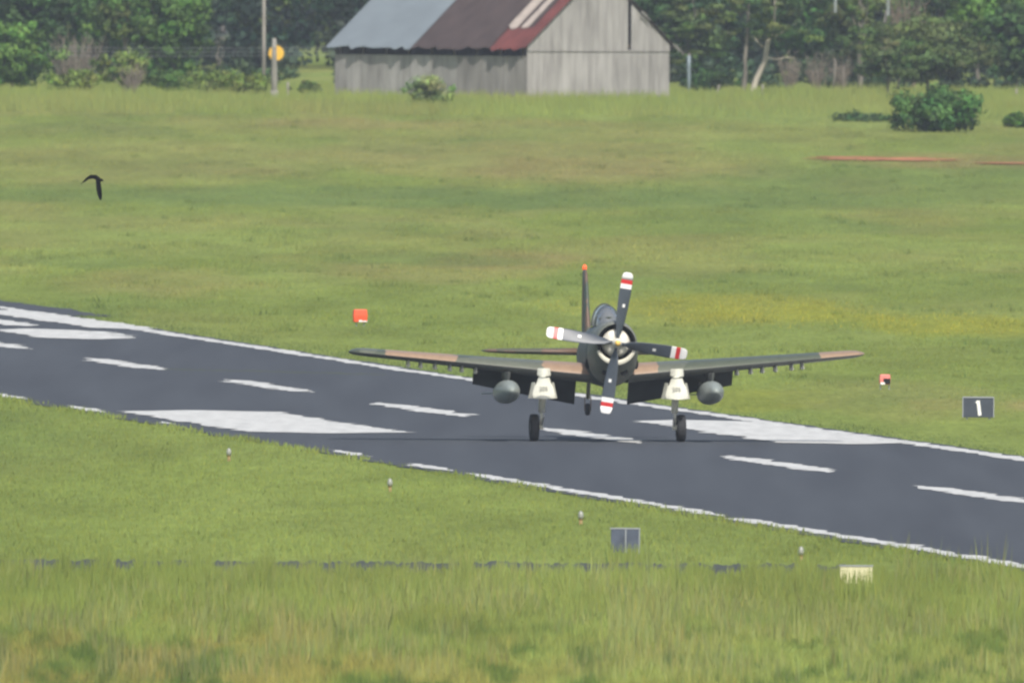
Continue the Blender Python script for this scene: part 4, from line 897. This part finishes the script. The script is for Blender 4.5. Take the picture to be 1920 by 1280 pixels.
for q, (px, py) in enumerate([(429, 864), (731, 922), (1089, 984), (1502, 1052)]):
    x_, y_ = gpt(px, py); r0 = empty('edge_light', (x_, y_, 0))
    tag(r0, ['runway edge light farthest left, below the big white block', 'runway edge light second from the left, in mown grass', 'runway edge light just left of the dark blue grey sign', 'smallest runway edge light, up and left of the pale yellow sign'][q], 'runway light', 'runway edge lights in the near grass')
    m = MB(); m.tube([(0, 0, -.05), (0, 0, .12), (0, 0, .16)], [.045, .045, .07], n=10); m.build('stem', M_LBASE, r0)
    m = MB(); m.tube([(0, 0, .16), (0, 0, .24), (0, 0, .33), (0, 0, .37)], [.065, .075, .055, .02], n=12); m.build('lens', M_LENS, r0, smooth=True)

# ------------------------------------------------------------------ bird
x_, z_ = at(182, 1390, 336); y_ = 14.
B = MB()
def ell(c, ax, r0, r1, n_=10):
    c = Vector(c); ax = Vector(ax); pts = [c + ax * t for t in (-1, -.8, -.4, 0, .4, .8, 1)]; B.tube(pts, [r0 * .15, r0 * .55, r0 * .95, r0, r0 * .9, r0 * .6, r0 * .15], n=n_)
B.tube([(-.16, .03, .035), (-.08, .02, .03), (.0, 0, .01), (.07, -.01, -.02), (.12, -.015, -.02), (.155, -.02, -.035), (.19, -.02, -.07)], [.012, .03, .05, .05, .045, .032, .006], n=10)   # tail, body, head, beak
B.add([(-.10, .02, .05), (-.10, .05, .03), (-.27, .03, .06), (-.28, .10, .05), (-.10, .02, .035), (-.10, .05, .015), (-.27, .03, .045), (-.28, .10, .035)], [(0, 1, 3, 2), (4, 6, 7, 5), (0, 4, 5, 1), (1, 5, 7, 3), (3, 7, 6, 2), (2, 6, 4, 0)])
def wingm(pts):
    rows = []
    for (p, ch, th, cv) in pts:
        p = Vector(p); cv = Vector(cv).normalized(); nv = Vector((0, 1, 0)).cross(cv)
        rows.append([p + cv * ch * math.cos(t) + Vector((0, 1, 0)) * .06 * math.cos(t) + Vector((0, 1, 0)) * th * math.sin(t) + nv * 0 for t in np.linspace(0, 2 * math.pi, 13)[:-1]])
    B.loft(rows)
wingm([((.02, 0, .02), .085, .024, (1, 0, .2)), ((-.08, .1, .07), .085, .02, (.7, 0, .7)), ((-.22, .2, .06), .078, .016, (.3, 0, 1)), ((-.34, .28, -.02), .062, .013, (.1, 0, 1)), ((-.46, .33, -.12), .04, .010, (.3, 0, 1)), ((-.64, .36, -.25), .008, .008, (.6, 0, 1))])
wingm([((.03, 0, 0), .075, .024, (1, 0, .1)), ((.04, -.1, -.14), .078, .02, (1, 0, .15)), ((.06, -.16, -.30), .085, .016, (1, 0, .15)), ((.085, -.2, -.46), .075, .013, (1, 0, .1)), ((.105, -.22, -.58), .05, .011, (1, 0, .1)), ((.12, -.22, -.65), .015, .009, (1, 0, 0))])
bird = B.build('bird', mat('black_feathers', (.004, .004, .005), .9, .05), smooth=True); bird.location = (x_, y_, z_)
rm = bird.modifiers.new('remesh', 'REMESH'); rm.mode = 'VOXEL'; rm.voxel_size = .009; rm.use_smooth_shade = True
tag(bird, 'black bird flying low over the meadow with wings pressed down', 'bird')

# ------------------------------------------------------------------ air between the camera and the wood
hz = MB(); hz.box((0, 1100, 14), (700, 5200, 32)); hzo = hz.build('haze', bpy.data.materials.new('haze')); tag(hzo, kind='stuff')
hm = hzo.data.materials[0]; hm.use_nodes = True; n = hm.node_tree; n.nodes.remove(n.nodes['Principled BSDF'])
pv = n.nodes.new('ShaderNodeVolumePrincipled'); pv.inputs['Color'].default_value = (.80, .87, .95, 1); pv.inputs['Density'].default_value = 4.8e-5; pv.inputs['Anisotropy'].default_value = .2
n.links.new(pv.outputs[0], n.nodes['Material Output'].inputs['Volume'])
